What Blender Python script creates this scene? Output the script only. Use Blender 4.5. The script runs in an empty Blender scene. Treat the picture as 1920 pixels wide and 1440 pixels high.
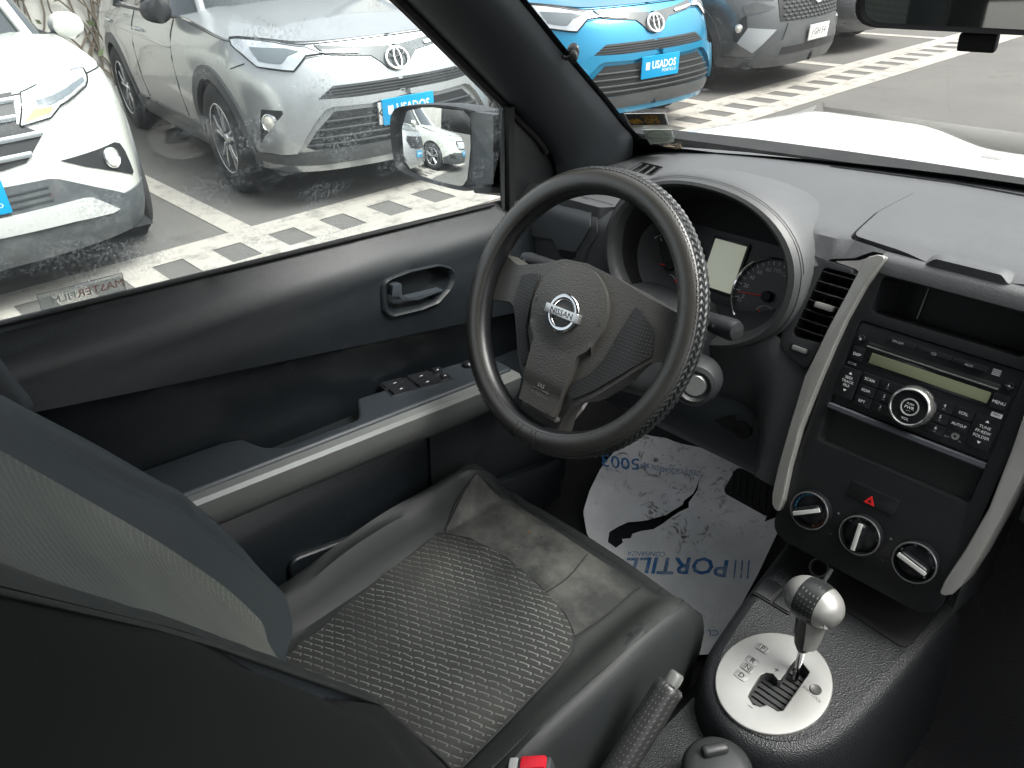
import bpy, bmesh, math, random
from mathutils import Vector as V3, Matrix
from mathutils.geometry import delaunay_2d_cdt
random.seed(7)
sc = bpy.context.scene
COL = sc.collection
rad = math.radians
# ------------------------------------------------------------------ camera
# car frame: x to the right, y forward, z up, z = 0 on the asphalt
CR = ((0.6853111, 0.72706907, -0.04146398),
      (0.35584735, -0.38399897, -0.8520079),
      (-0.63539072, 0.56913562, -0.52188436))
CC = V3((0.2589, -0.7422, 1.569)); CF = 1441.0
cam = bpy.data.cameras.new('camera')
cam.sensor_width = 36.0; cam.lens = 36.0 * CF / 1920.0
cam.clip_start = 0.02; cam.clip_end = 500.0
camo = bpy.data.objects.new('camera', cam); COL.objects.link(camo)
camo.matrix_world = Matrix(((CR[0][0], -CR[1][0], -CR[2][0], CC.x),
                            (CR[0][1], -CR[1][1], -CR[2][1], CC.y),
                            (CR[0][2], -CR[1][2], -CR[2][2], CC.z), (0, 0, 0, 1)))
sc.camera = camo
# ------------------------------------------------------------------ sky, sun, exposure
SUN_EL, SUN_AZ = rad(58), rad(60)          # azimuth from +y towards +x
w = bpy.data.worlds.new('World'); sc.world = w; w.use_nodes = True
nt = w.node_tree; nt.nodes.clear()
sky = nt.nodes.new('ShaderNodeTexSky'); sky.sky_type = 'NISHITA'; sky.sun_disc = False
sky.sun_elevation = SUN_EL; sky.sun_rotation = SUN_AZ
sky.air_density = 1.0; sky.dust_density = 8.0; sky.ozone_density = 1.0
bg = nt.nodes.new('ShaderNodeBackground'); bg.inputs['Strength'].default_value = 0.15
wo = nt.nodes.new('ShaderNodeOutputWorld')
ovc = nt.nodes.new('ShaderNodeHueSaturation'); ovc.inputs['Saturation'].default_value = .22     # overcast: a nearly white sky
nt.links.new(sky.outputs[0], ovc.inputs['Color']); nt.links.new(ovc.outputs[0], bg.inputs[0]); nt.links.new(bg.outputs[0], wo.inputs[0])
sl = bpy.data.lights.new('sun', 'SUN'); sl.energy = 0.9; sl.angle = rad(35); sl.color = (1, .96, .9)
so = bpy.data.objects.new('sun', sl); COL.objects.link(so)
sdir = V3((math.sin(SUN_AZ) * math.cos(SUN_EL), math.cos(SUN_AZ) * math.cos(SUN_EL), math.sin(SUN_EL)))
so.rotation_euler = sdir.to_track_quat('Z', 'Y').to_euler(); so.location = (0, 0, 30)
sc.view_settings.view_transform = 'Standard'; sc.view_settings.look = 'None'
sc.view_settings.exposure = 1.75; sc.view_settings.gamma = 1.0
sc.render.engine = 'CYCLES'
sc.cycles.max_bounces = 10; sc.cycles.diffuse_bounces = 4; sc.cycles.glossy_bounces = 4
sc.cycles.transparent_max_bounces = 24; sc.cycles.caustics_reflective = False; sc.cycles.caustics_refractive = False
sc.cycles.use_denoising = True
sc.cycles.sample_clamp_indirect = 6.0

# ------------------------------------------------------------------ helpers
def ray(px, py):
    a, b = (px - 960) / CF, (py - 720) / CF
    return V3([CR[0][i] * a + CR[1][i] * b + CR[2][i] for i in range(3)])
def un(px, py, ax, v):
    d = ray(px, py); i = 'xyz'.index(ax); return CC + d * ((v - CC[i]) / d[i])
def pln(px, py, O, N):
    d = ray(px, py); return CC + d * ((V3(O) - CC).dot(N) / d.dot(N))
def rh(px, py, g, t0=.3, t1=2.2, n=140):
    """first crossing of g(point) = 0 along the sight line"""
    d = ray(px, py); a = t0; ga = g(CC + d * a)
    for k in range(1, n + 1):
        b = t0 + (t1 - t0) * k / n; gb = g(CC + d * b)
        if ga * gb <= 0:
            for _ in range(40):
                m = .5 * (a + b); gm = g(CC + d * m)
                if ga * gm <= 0: b = m
                else: a, ga = m, gm
            return CC + d * (.5 * (a + b))
        a, ga = b, gb
    raise ValueError('no hit %s %s' % (px, py))
class Fr:
    """a plane: origin, U right, V up, N out"""
    def __init__(s, O, U, V, N=None):
        s.O, s.U, s.V = V3(O), V3(U).normalized(), V3(V).normalized()
        s.N = V3(N) if N is not None else s.U.cross(s.V)
    def p(s, u, v, n=0.0): return s.O + s.U * u + s.V * v + s.N * n
    def px(s, x, y, n=0.0):
        q = pln(x, y, s.O + s.N * n, s.N) - s.O; return (q.dot(s.U), q.dot(s.V))
    def at(s, u, v, n=0.0, rot=0.0):
        c, k = math.cos(rot), math.sin(rot)
        return Fr(s.p(u, v, n), s.U * c + s.V * k, s.V * c - s.U * k, s.N)
def lean(O, deg):
    t = rad(deg); return Fr(O, (1, 0, 0), (0, math.sin(t), math.cos(t)))
FLAT = Fr((0, 0, 0), (1, 0, 0), (0, 1, 0))

def link(o, parent=None):
    COL.objects.link(o)
    if parent is not None:
        o.parent = parent
        o.matrix_parent_inverse = parent.matrix_basis.inverted()
    return o
def tag(o, label=None, cat=None, group=None, kind=None):
    if label: o['label'] = label
    if cat: o['category'] = cat
    if group: o['group'] = group
    if kind: o['kind'] = kind
    return o
def thing(name, label, cat, loc=(0, 0, 0), group=None):
    o = bpy.data.objects.new(name, None); o.empty_display_size = .05; o.location = loc
    COL.objects.link(o); return tag(o, label, cat, group)
def setm(me, mat):
    for m in (mat if isinstance(mat, (list, tuple)) else [mat]): me.materials.append(m)
def obj(name, me, mat, parent=None, smooth=40):
    if mat is not None: setm(me, mat)
    if smooth:
        me.shade_smooth()
        me.set_sharp_from_angle(angle=rad(smooth))
    return link(bpy.data.objects.new(name, me), parent)
def raw(name, vs, fs, mat, parent=None, smooth=40, fix=True):
    me = bpy.data.meshes.new(name); me.from_pydata([tuple(v) for v in vs], [], fs)
    if fix:
        bm = bmesh.new(); bm.from_mesh(me); bmesh.ops.recalc_face_normals(bm, faces=bm.faces); bm.to_mesh(me); bm.free()
    me.update(); return obj(name, me, mat, parent, smooth)
def frombm(name, bm, mat, parent=None, smooth=40):
    bmesh.ops.recalc_face_normals(bm, faces=bm.faces)
    me = bpy.data.meshes.new(name); bm.to_mesh(me); bm.free(); return obj(name, me, mat, parent, smooth)
def rpoly(pts, r, seg=4):
    """fillet polygon corners; r one value or a list"""
    out = []; n = len(pts)
    for i in range(n):
        a, b, c = V3((*pts[i - 1][:2], 0)), V3((*pts[i][:2], 0)), V3((*pts[(i + 1) % n][:2], 0))
        rr = r[i] if isinstance(r, (list, tuple)) else r
        d1, d2 = (a - b), (c - b); l1, l2 = d1.length, d2.length
        if rr <= 0 or l1 < 1e-9 or l2 < 1e-9: out.append((b.x, b.y)); continue
        d1 /= l1; d2 /= l2
        ang = d1.angle(d2, math.pi)
        if ang > 3.1: out.append((b.x, b.y)); continue
        t = min(rr / math.tan(ang / 2), .49 * l1, .49 * l2)
        p0, p1 = b + d1 * t, b + d2 * t
        for k in range(seg + 1):
            s = k / seg; q = p0 * (1 - s) ** 2 + b * 2 * s * (1 - s) + p1 * s * s
            out.append((q.x, q.y))
    return out
def rect(u0, u1, v0, v1, r=0, seg=3):
    p = [(u0, v0), (u1, v0), (u1, v1), (u0, v1)]
    return rpoly(p, r, seg) if r else p
def ell(cu, cv, a, b, n=40, rot=0, t0=0, t1=2 * math.pi):
    c, s = math.cos(rot), math.sin(rot); o = []
    full = abs(t1 - t0) > 6.28
    for k in range(n):
        t = t0 + (t1 - t0) * k / (n if full else n - 1)
        x, y = a * math.cos(t), b * math.sin(t); o.append((cu + c * x - s * y, cv + s * x + c * y))
    return o
def spl(pts, n=8, closed=False):
    """Catmull-Rom through points of any dimension"""
    m = len(pts); out = []
    rng = range(m if closed else m - 1)
    for i in rng:
        if closed: p = [pts[(i + k - 1) % m] for k in range(4)]
        else: p = [pts[max(i - 1, 0)], pts[i], pts[i + 1], pts[min(i + 2, m - 1)]]
        for k in range(n):
            t = k / n
            out.append(tuple(.5 * (2 * b + (c - a) * t + (2 * a - 5 * b + 4 * c - d) * t * t + (-a + 3 * b - 3 * c + d) * t ** 3)
                             for a, b, c, d in zip(*p)))
    if not closed: out.append(tuple(pts[-1]))
    return out
def inside(p, poly):
    x, y = p; c = False; n = len(poly); j = n - 1
    for i in range(n):
        xi, yi = poly[i][0], poly[i][1]; xj, yj = poly[j][0], poly[j][1]
        if (yi > y) != (yj > y) and x < (xj - xi) * (y - yi) / (yj - yi) + xi: c = not c
        j = i
    return c
def resamp(poly, res):
    out = []; n = len(poly)
    for i in range(n):
        a, b = poly[i], poly[(i + 1) % n]
        L = math.hypot(b[0] - a[0], b[1] - a[1]); k = max(1, int(math.ceil(L / res)))
        for j in range(k): out.append((a[0] + (b[0] - a[0]) * j / k, a[1] + (b[1] - a[1]) * j / k))
    return out
def trifill(outer, holes=(), res=None):
    loops = [outer] + list(holes)
    if res: loops = [resamp(l, res) for l in loops]
    vs, es = [], []
    for l in loops:
        s = len(vs); vs += [V3((p[0], p[1])) for p in l]; es += [(s + i, s + (i + 1) % len(l)) for i in range(len(l))]
    if res:
        xs = [p[0] for p in loops[0]]; ys = [p[1] for p in loops[0]]
        nx = int((max(xs) - min(xs)) / res); ny = int((max(ys) - min(ys)) / (res * .87))
        for j in range(1, ny + 1):
            for i in range(nx + 1):
                q = (min(xs) + (i + (.5 if j & 1 else 0)) * res, min(ys) + j * res * .87)
                if inside(q, loops[0]) and not any(inside(q, h) for h in loops[1:]):
                    dm = min((q[0] - p[0]) ** 2 + (q[1] - p[1]) ** 2 for l in loops for p in l)
                    if dm > (.45 * res) ** 2: vs.append(V3(q))
    r = delaunay_2d_cdt([V3((v[0], v[1])) for v in vs], es, [], 0, 1e-7)
    pv, fs = r[0], []
    for f in r[2]:
        c = (sum(pv[i][0] for i in f) / 3, sum(pv[i][1] for i in f) / 3)
        if inside(c, loops[0]) and not any(inside(c, h) for h in loops[1:]): fs.append(list(f))
    return [(p[0], p[1]) for p in pv], fs
def patch(name, surf, outer, mat, parent=None, holes=(), res=.02, off=0.0, thick=.004, smooth=40, rim=None):
    """a piece with thickness laid on surf(a, b) -> point; edges go back by `thick`"""
    pts, fs = trifill(outer, holes, res)
    e = 1e-3
    top, nor = [], []
    for a, b in pts:
        p = V3(surf(a, b)); n = (V3(surf(a + e, b)) - p).cross(V3(surf(a, b + e)) - p).normalized()
        o_ = off(a, b) if callable(off) else off
        top.append(p + n * o_); nor.append(n)
    fs = [f if ((V3((*pts[f[1]], 0)) - V3((*pts[f[0]], 0))).cross(V3((*pts[f[2]], 0)) - V3((*pts[f[0]], 0)))).z > 0 else f[::-1] for f in fs]
    cnt = {}
    for f in fs:
        for i in range(3): cnt[(f[i], f[(i + 1) % 3])] = 1
    bd = [k for k in cnt if (k[1], k[0]) not in cnt]
    vs = list(top)
    if thick:
        idx = {}
        rr = rim if rim is not None else 0
        for a, b in bd:
            for q in (a, b):
                if q not in idx: idx[q] = len(vs); vs.append(top[q] - nor[q] * thick)
        fs = fs + [[b, a, idx[a], idx[b]] for a, b in bd]
    return raw(name, vs, fs, mat, parent, smooth, fix=False)
def slab(name, fr, poly, n0, n1, mat, parent=None, bev=.001, seg=2, smooth=35, holes=()):
    """flat plate between heights n0 < n1 of frame fr, rim bevelled"""
    bm = bmesh.new()
    if holes:
        pts, fs = trifill(poly, holes)
        vs = [bm.verts.new(fr.p(a, b, n0)) for a, b in pts]
        for f in fs:
            try: bm.faces.new([vs[i] for i in f])
            except ValueError: pass
        faces = bm.faces[:]
    else:
        vs = [bm.verts.new(fr.p(a, b, n0)) for a, b in poly]; faces = [bm.faces.new(vs)]
    r = bmesh.ops.extrude_face_region(bm, geom=faces)
    nv = [g for g in r['geom'] if isinstance(g, bmesh.types.BMVert)]
    bmesh.ops.translate(bm, verts=nv, vec=fr.N * (n1 - n0))
    bmesh.ops.recalc_face_normals(bm, faces=bm.faces)
    if bev:
        s = set(nv)
        ed = [e for e in bm.edges if e.verts[0] in s and e.verts[1] in s and len(e.link_faces) == 2 and e.calc_face_angle(0) > .5]
        bmesh.ops.bevel(bm, geom=ed, offset=bev, segments=seg, profile=.6, affect='EDGES', clamp_overlap=True)
    return frombm(name, bm, mat, parent, smooth)
def rbox(name, fr, su, sv, sn, mat, parent=None, bev=.003, seg=2, taper=1.0, smooth=40):
    """bevelled box centred on frame origin"""
    bm = bmesh.new(); vs = []
    for k, t in ((-.5, 1.0), (.5, taper)):
        for a, b in ((-.5, -.5), (.5, -.5), (.5, .5), (-.5, .5)): vs.append(bm.verts.new(fr.p(a * su * t, b * sv * t, k * sn)))
    for f in ((3, 2, 1, 0), (4, 5, 6, 7), (0, 1, 5, 4), (1, 2, 6, 5), (2, 3, 7, 6), (3, 0, 4, 7)): bm.faces.new([vs[i] for i in f])
    if bev: bmesh.ops.bevel(bm, geom=bm.edges[:], offset=bev, segments=seg, profile=.6, affect='EDGES', clamp_overlap=True)
    return frombm(name, bm, mat, parent, smooth)
def loft(name, loops, mat, parent=None, closed=True, cap0=False, cap1=False, smooth=40, ring=False):
    """skin between loops of equal length"""
    n = len(loops[0]); vs = [p for l in loops for p in l]; fs = []
    m = len(loops)
    for j in range(m if ring else m - 1):
        k = (j + 1) % m
        for i in range(n if closed else n - 1):
            i2 = (i + 1) % n; fs.append([j * n + i, j * n + i2, k * n + i2, k * n + i])
    if cap0: fs.append(list(range(n))[::-1])
    if cap1: fs.append([(m - 1) * n + i for i in range(n)])
    return raw(name, vs, fs, mat, parent, smooth)
def framepath(path, up=None):
    """parallel frames along a path"""
    P = [V3(p) for p in path]; T = []
    for i in range(len(P)):
        a, b = P[max(i - 1, 0)], P[min(i + 1, len(P) - 1)]; T.append((b - a).normalized())
    u = V3(up) if up else (V3((0, 0, 1)) if abs(T[0].z) < .9 else V3((0, 1, 0)))
    out = []
    for p, t in zip(P, T):
        s = t.cross(u).normalized(); v = s.cross(t).normalized()
        out.append((p, s, v)); u = v if up is None else V3(up)
    return out
def sweep(name, path, prof, mat, parent=None, up=None, cap=True, closed=True, scale=None, smooth=40):
    fr = framepath(path, up); loops = []
    for i, (p, s, v) in enumerate(fr):
        k = scale(i / (len(fr) - 1)) if scale else 1.0
        loops.append([p + s * (a * k) + v * (b * k) for a, b in prof])
    return loft(name, loops, mat, parent, closed, cap, cap, smooth)
def tube(name, path, r, mat, parent=None, n=8, scale=None, smooth=60):
    return sweep(name, path, [(r * math.cos(2 * math.pi * k / n), r * math.sin(2 * math.pi * k / n)) for k in range(n)], mat, parent, None, True, True, scale, smooth)
def lathe(name, fr, prof, mat, parent=None, n=32, smooth=40, a0=0, a1=2 * math.pi):
    """prof: (radius, n) list revolved about fr.N"""
    loops = []
    for k in range(n):
        t = a0 + (a1 - a0) * k / n; loops.append([fr.p(r * math.cos(t), r * math.sin(t), h) for r, h in prof])
    return loft(name, loops, mat, parent, closed=False, smooth=smooth, ring=True)
_txt = {}
def txt(name, s, fr, size, mat, parent=None, align='CENTER', ext=0.0, bold=0.0, sx=1.0, shear=0.0):
    cu = bpy.data.curves.new(name, 'FONT'); cu.body = s; cu.size = size; cu.align_x = align; cu.align_y = 'CENTER'
    cu.extrude = ext; cu.offset = bold; cu.shear = shear; cu.resolution_u = 2
    o = bpy.data.objects.new(name, cu)
    me = bpy.data.meshes.new_from_object(o)
    bpy.data.objects.remove(o); bpy.data.curves.remove(cu)
    for v in me.vertices: v.co = fr.p(v.co.x * sx, v.co.y, v.co.z)
    me.name = name
    return obj(name, me, mat, parent, smooth=0)
def copytree(o, parent=None):
    c = o.copy(); COL.objects.link(c)
    if parent is not None: c.parent = parent
    for ch in list(o.children): copytree(ch, c)
    return c

# ------------------------------------------------------------------ materials
MATS = {}
def M(name, col=(.5, .5, .5), rough=.5, metal=0.0, bump=None, vary=None, spec=.5, coat=0.0, alpha=None, sheen=0.0, dust=None, trans=0):
    """Principled; bump = (scale, strength, kind); vary = (scale, amount, second colour); dust = (colour, amount, scale)"""
    m = bpy.data.materials.new(name); m.use_nodes = True; MATS[name] = m
    n = m.node_tree.nodes; l = m.node_tree.links; b = n['Principled BSDF']
    b.inputs['Base Color'].default_value = (*col, 1); b.inputs['Roughness'].default_value = rough
    b.inputs['Metallic'].default_value = metal; b.inputs['Specular IOR Level'].default_value = spec
    b.inputs['Coat Weight'].default_value = coat; b.inputs['Coat Roughness'].default_value = .04
    if sheen: b.inputs['Sheen Weight'].default_value = sheen; b.inputs['Sheen Roughness'].default_value = .4
    tc = n.new('ShaderNodeTexCoord')
    cs = None
    if vary:
        t = n.new('ShaderNodeTexNoise'); t.inputs['Scale'].default_value = vary[0]; t.inputs['Detail'].default_value = 5
        l.new(tc.outputs['Object'], t.inputs['Vector'])
        r = n.new('ShaderNodeMapRange'); r.inputs[1].default_value = .35; r.inputs[2].default_value = .68; r.inputs[3].default_value = 0; r.inputs[4].default_value = vary[1]
        l.new(t.outputs['Fac'], r.inputs[0])
        x = n.new('ShaderNodeMix'); x.data_type = 'RGBA'; x.inputs['A'].default_value = (*col, 1); x.inputs['B'].default_value = (*vary[2], 1)
        l.new(r.outputs[0], x.inputs['Factor']); cs = x.outputs['Result']
        rr = n.new('ShaderNodeMapRange'); rr.inputs[3].default_value = rough * .88; rr.inputs[4].default_value = min(1, rough * 1.15)
        l.new(t.outputs['Fac'], rr.inputs[0]); l.new(rr.outputs[0], b.inputs['Roughness'])
    if dust:
        t = n.new('ShaderNodeTexNoise'); t.inputs['Scale'].default_value = dust[2]; t.inputs['Detail'].default_value = 8; t.inputs['Roughness'].default_value = .7
        l.new(tc.outputs['Object'], t.inputs['Vector'])
        r = n.new('ShaderNodeMapRange'); r.inputs[1].default_value = .45; r.inputs[2].default_value = .75; r.inputs[4].default_value = dust[1]
        l.new(t.outputs['Fac'], r.inputs[0])
        x = n.new('ShaderNodeMix'); x.data_type = 'RGBA'; x.inputs['A'].default_value = (*col, 1); x.inputs['B'].default_value = (*dust[0], 1)
        if cs: l.new(cs, x.inputs['A'])
        l.new(r.outputs[0], x.inputs['Factor']); cs = x.outputs['Result']
    if cs: l.new(cs, b.inputs['Base Color'])
    if bump:
        if bump[2] == 'voro':
            t = n.new('ShaderNodeTexVoronoi'); t.inputs['Scale'].default_value = bump[0]; out = t.outputs['Distance']
        else:
            t = n.new('ShaderNodeTexNoise'); t.inputs['Scale'].default_value = bump[0]; t.inputs['Detail'].default_value = 3; out = t.outputs['Fac']
        l.new(tc.outputs['Object'], t.inputs['Vector'])
        bp = n.new('ShaderNodeBump'); bp.inputs['Strength'].default_value = bump[1]; bp.inputs['Distance'].default_value = bump[3] if len(bump) > 3 else .001
        l.new(out, bp.inputs['Height']); l.new(bp.outputs[0], b.inputs['Normal'])
    return m
def emit(name, col, s):
    m = bpy.data.materials.new(name); m.use_nodes = True; b = m.node_tree.nodes['Principled BSDF']
    b.inputs['Base Color'].default_value = (*col, 1); b.inputs['Emission Color'].default_value = (*col, 1); b.inputs['Emission Strength'].default_value = s
    return m
def glass(name, tint=(1, 1, 1), dirt=None, gl=1.0):
    """thin pane: clear with a Fresnel reflection; dirt = (colour, amount, scale, stretch)"""
    m = bpy.data.materials.new(name); m.use_nodes = True; n = m.node_tree.nodes; l = m.node_tree.links; n.clear()
    out = n.new('ShaderNodeOutputMaterial'); tr = n.new('ShaderNodeBsdfTransparent'); tr.inputs[0].default_value = (*tint, 1)
    gs = n.new('ShaderNodeBsdfGlossy'); gs.inputs['Roughness'].default_value = .01
    fr = n.new('ShaderNodeFresnel'); fr.inputs[0].default_value = 1.45
    ge = n.new('ShaderNodeNewGeometry')
    mt = n.new('ShaderNodeMath'); mt.operation = 'MULTIPLY'; mt.inputs[1].default_value = gl
    # the same reflection from both faces of a thin pane
    ior = n.new('ShaderNodeMix'); ior.inputs['A'].default_value = 1.45; ior.inputs['B'].default_value = 1 / 1.45
    l.new(ge.outputs['Backfacing'], ior.inputs['Factor']); l.new(ior.outputs['Result'], fr.inputs[0])
    mx = n.new('ShaderNodeMixShader'); l.new(fr.outputs[0], mt.inputs[0]); l.new(mt.outputs[0], mx.inputs[0])
    l.new(tr.outputs[0], mx.inputs[1]); l.new(gs.outputs[0], mx.inputs[2]); sh = mx.outputs[0]
    if dirt:
        tc = n.new('ShaderNodeTexCoord'); mp = n.new('ShaderNodeMapping'); mp.inputs['Scale'].default_value = dirt[3]
        l.new(tc.outputs['Object'], mp.inputs[0])
        a = n.new('ShaderNodeTexNoise'); a.inputs['Scale'].default_value = dirt[2]; a.inputs['Detail'].default_value = 6; l.new(mp.outputs[0], a.inputs['Vector'])
        b = n.new('ShaderNodeTexNoise'); b.inputs['Scale'].default_value = 260; b.inputs['Detail'].default_value = 2; l.new(tc.outputs['Object'], b.inputs['Vector'])
        r1 = n.new('ShaderNodeMapRange'); r1.inputs[1].default_value = .48; r1.inputs[2].default_value = .8; l.new(a.outputs['Fac'], r1.inputs[0])
        r2 = n.new('ShaderNodeMapRange'); r2.inputs[1].default_value = .4; r2.inputs[2].default_value = .75; l.new(b.outputs['Fac'], r2.inputs[0])
        mu = n.new('ShaderNodeMath'); mu.operation = 'MULTIPLY'; l.new(r1.outputs[0], mu.inputs[0]); l.new(r2.outputs[0], mu.inputs[1])
        m2 = n.new('ShaderNodeMath'); m2.operation = 'MULTIPLY_ADD'; m2.inputs[1].default_value = dirt[1]; m2.inputs[2].default_value = dirt[4] if len(dirt) > 4 else 0.0
        l.new(mu.outputs[0], m2.inputs[0])
        df = n.new('ShaderNodeBsdfDiffuse'); df.inputs[0].default_value = (*dirt[0], 1)
        tl = n.new('ShaderNodeBsdfTranslucent'); tl.inputs[0].default_value = (*dirt[0], 1)
        dm = n.new('ShaderNodeMixShader'); l.new(df.outputs[0], dm.inputs[1]); l.new(tl.outputs[0], dm.inputs[2])
        ms = n.new('ShaderNodeMixShader'); l.new(m2.outputs[0], ms.inputs[0]); l.new(sh, ms.inputs[1]); l.new(dm.outputs[0], ms.inputs[2]); sh = ms.outputs[0]
    l.new(sh, out.inputs[0]); return m

plastic = M('grained_plastic', (.013, .0145, .016), .45, bump=(800, .45, 'noise', .0007), vary=(6, .5, (.019, .0205, .022)), dust=((.05, .05, .05), .2, 60))
dashmat = M('dash_plastic', (.060, .063, .066), .45, bump=(700, .6, 'noise', .0008), vary=(9, .5, (.074, .077, .080)), dust=((.10, .10, .10), .25, 60))
doormat_ = M('door_plastic', (.0085, .0115, .014), .38, bump=(800, .45, 'noise', .0006), vary=(5, .4, (.011, .014, .0165)), dust=((.035, .04, .043), .2, 70))
piano = M('stack_plastic', (.008, .0088, .0098), .36, vary=(12, .4, (.012, .013, .014)), dust=((.03, .03, .03), .2, 60))
radiom = M('radio_plastic', (.009, .0098, .011), .30)
rubber = M('black_rubber', (.010, .010, .011), .7)
silver = M('silver_paint', (.38, .38, .36), .36, metal=.55, vary=(14, .6, (.43, .425, .40)), dust=((.24, .235, .21), .3, 40))
trimsil = M('door_silver_trim', (.20, .21, .205), .42, metal=.35, vary=(8, .5, (.24, .25, .24)))
chrome = M('chrome', (.75, .76, .77), .12, metal=1.0)
white_ink = M('white_print', (.75, .76, .76), .6)
grey_ink = M('grey_print', (.32, .33, .34), .6)
dark_ink = M('dark_print', (.03, .03, .03), .6)
red_ink = M('red_print', (.75, .02, .02), .4)
leather = M('cover_leather', (.034, .033, .030), .30, bump=(620, .5, 'voro', .0004), vary=(18, .6, (.048, .046, .042)), spec=.9)
padmat = M('airbag_pad', (.072, .070, .064), .38, bump=(520, .8, 'voro', .0006), vary=(10, .4, (.088, .085, .078)), spec=.7)
# =================================================================== own car: dashboard
ST = lean((0, .101, .847), 20.7)
WH = lean((-.37, -.061, 1.111), 28)
CL = lean((-.37, .27, 1.08), 25)
def sm(a, b, x):
    t = max(0, min(1, (x - a) / (b - a))); return t * t * (3 - 2 * t)
dash = thing('dashboard', 'dark grey car dashboard with round instrument hood and silver strips', 'dashboard', (0, .3, 1.0))
def ztop(x, y):
    z = 1.184
    z -= .022 * sm(.27, .17, y) + .03 * sm(.58, .74, abs(x)) + .012 * sm(.45, .65, y)
    z -= .030 * sm(.240, .214, y) * sm(.23, .20, abs(x))
    return z
dtop = lambda x, y: V3((x, y, ztop(x, y)))
outl = [(-.735, .30), (-.69, .405), (-.62, .462), (-.487, .530), (-.33, .584), (-.156, .628), (0, .645), (.2, .628), (.45, .56), (.65, .44), (.74, .30),
        (.74, .165), (.40, .165), (.13, .212), (.115, .235), (-.115, .235), (-.135, .228), (-.165, .224), (-.198, .205), (-.25, .31), (-.45, .31), (-.50, .19), (-.528, .168), (-.735, .165)]
# storage lid in the middle of the dash top, taken out of the pad as a gap
def hitz(px, py, f, z0=1.18):
    p = rh(px, py, lambda q: q.z - f(q.x, q.y)); return (p.x, p.y)
lidpx = [(1592, 447), (1640, 400), (1728, 355), (1820, 366), (1925, 381), (1925, 545), (1790, 495), (1680, 470)]
lid = [hitz(*p, ztop) for p in lidpx[:4]]
lidR = [(-p[0] - .02 if False else -p[0], p[1]) for p in lid][::-1]
lidpoly = [lid[0], lid[1], lid[2], (0.0, lid[2][1] + .035)] + [(-lid[2][0], lid[2][1]), (-lid[1][0], lid[1][1]), (-lid[0][0], lid[0][1]), (.05, .232), (-.05, .232)]
lidpoly = rpoly(lidpoly, [.012, .06, .04, .15, .04, .06, .012, .1, .1], 5)
def scalep(poly, k):
    cx = sum(p[0] for p in poly) / len(poly); cy = sum(p[1] for p in poly) / len(poly)
    return [(cx + (p[0] - cx) * k, cy + (p[1] - cy) * k) for p in poly]
fridge = [hitz(*p, ztop) for p in ((1190, 303), (1205, 306), (1243, 312), (1225, 330), (1205, 322), (1196, 326))]
dvent = rpoly([hitz(*p, ztop) for p in ((1176, 318), (1200, 303), (1244, 313), (1222, 331))], .006, 3)
defro = rpoly([(-.335, .548), (-.15, .592), (.15, .592), (.335, .548), (.335, .534), (.15, .578), (-.15, .578), (-.335, .534)], .006, 3)
patch('top_pad', dtop, rpoly(outl, .012, 3), dashmat, dash, holes=[lidpoly, dvent, defro], res=.014, thick=.02)
patch('storage_lid', dtop, scalep(lidpoly, .968), dashmat, dash, res=.02, off=.004, thick=.02)
patch('lid_recess', dtop, scalep(lidpoly, 1.03), rubber, dash, res=.03, off=-.012, thick=0)
# raised finger tab of the lid
tabp = [(-.052, .225), (.052, .225), (.040, .262), (-.040, .262)]
patch('lid_tab', lambda x, y: V3((x, y, 1.176 - .008 * sm(.25, .225, y))), rpoly(tabp, .016, 5), dashmat, dash, res=.008, off=lambda a, b: .005 + .016 * sm(.266, .232, b) * (1 - sm(.035, .055, abs(a))), thick=.03)
for nm, pl_ in (('demister_duct', dvent), ('defroster_duct', defro)):
    patch(nm, dtop, scalep(pl_, 1.05), rubber, dash, res=.02, off=-.016, thick=0)
for k in range(4):
    a = V3(dtop(*dvent[0])); 
    t = (k + .7) / 4.4
    c0 = (dvent[0][0] * (1 - t) + dvent[-1][0] * t, dvent[0][1] * (1 - t) + dvent[-1][1] * t)
    e0, e1 = hitz(1180 + 12 * k, 318 + 4.5 * k, ztop), hitz(1203 + 12 * k, 304 + 3.2 * k, ztop)
    p0, p1 = V3((*e0, ztop(*e0) - .003)), V3((*e1, ztop(*e1) - .003))
    tube('demister_slat', [p0, p1], .0022, plastic, dash, n=6)
for k in range(3):
    yo = .5405 + .0045 * k
    tube('defroster_slat', [V3((x, yo + (592 - 548) * .001 * (1 - (max(abs(x), .15) - .15) / .185), 1.172)) for x in (-.33, -.24, -.15, 0, .15, .24, .33)], .0012, plastic, dash, n=5)
# fascia round the instrument hood
def yf(z):
    return .165 + .035 * sm(1.13, 1.19, z) + .012 * sm(1.02, .93, z) + .16 * sm(.94, .80, z) ** 1.5
def yfx(x, z):
    k = sm(-.235, -.165, x) * (1 if x < 0 else 0)
    return yf(z) * (1 - k) + k * (.112 + .3786 * (z - .847))
ffas = lambda x, z: V3((x, yfx(x, z), z))
CX, CZ, CA, CB = -.347, 1.115, .168, .117
hole = ell(CX, CZ, CA * .99, CB * .985, 48)
fout = [(-.735, .845), (-.130, .845), (-.130, 1.0), (-.150, 1.016), (-.186, 1.026), (-.196, 1.040)] + [(CX + CA * .985 * math.cos(rad(t)), CZ + CB * .98 * math.sin(rad(t))) for t in range(-36, -204, -6)] + [(-.515, 1.165), (-.735, 1.165)]
cup = [(-.69, 1.04), (-.612, 1.03), (-.585, 1.05), (-.556, 1.13), (-.572, 1.15), (-.60, 1.158), (-.69, 1.158)]
ox = [q for q in hole if q[1] < 1.163]
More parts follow.
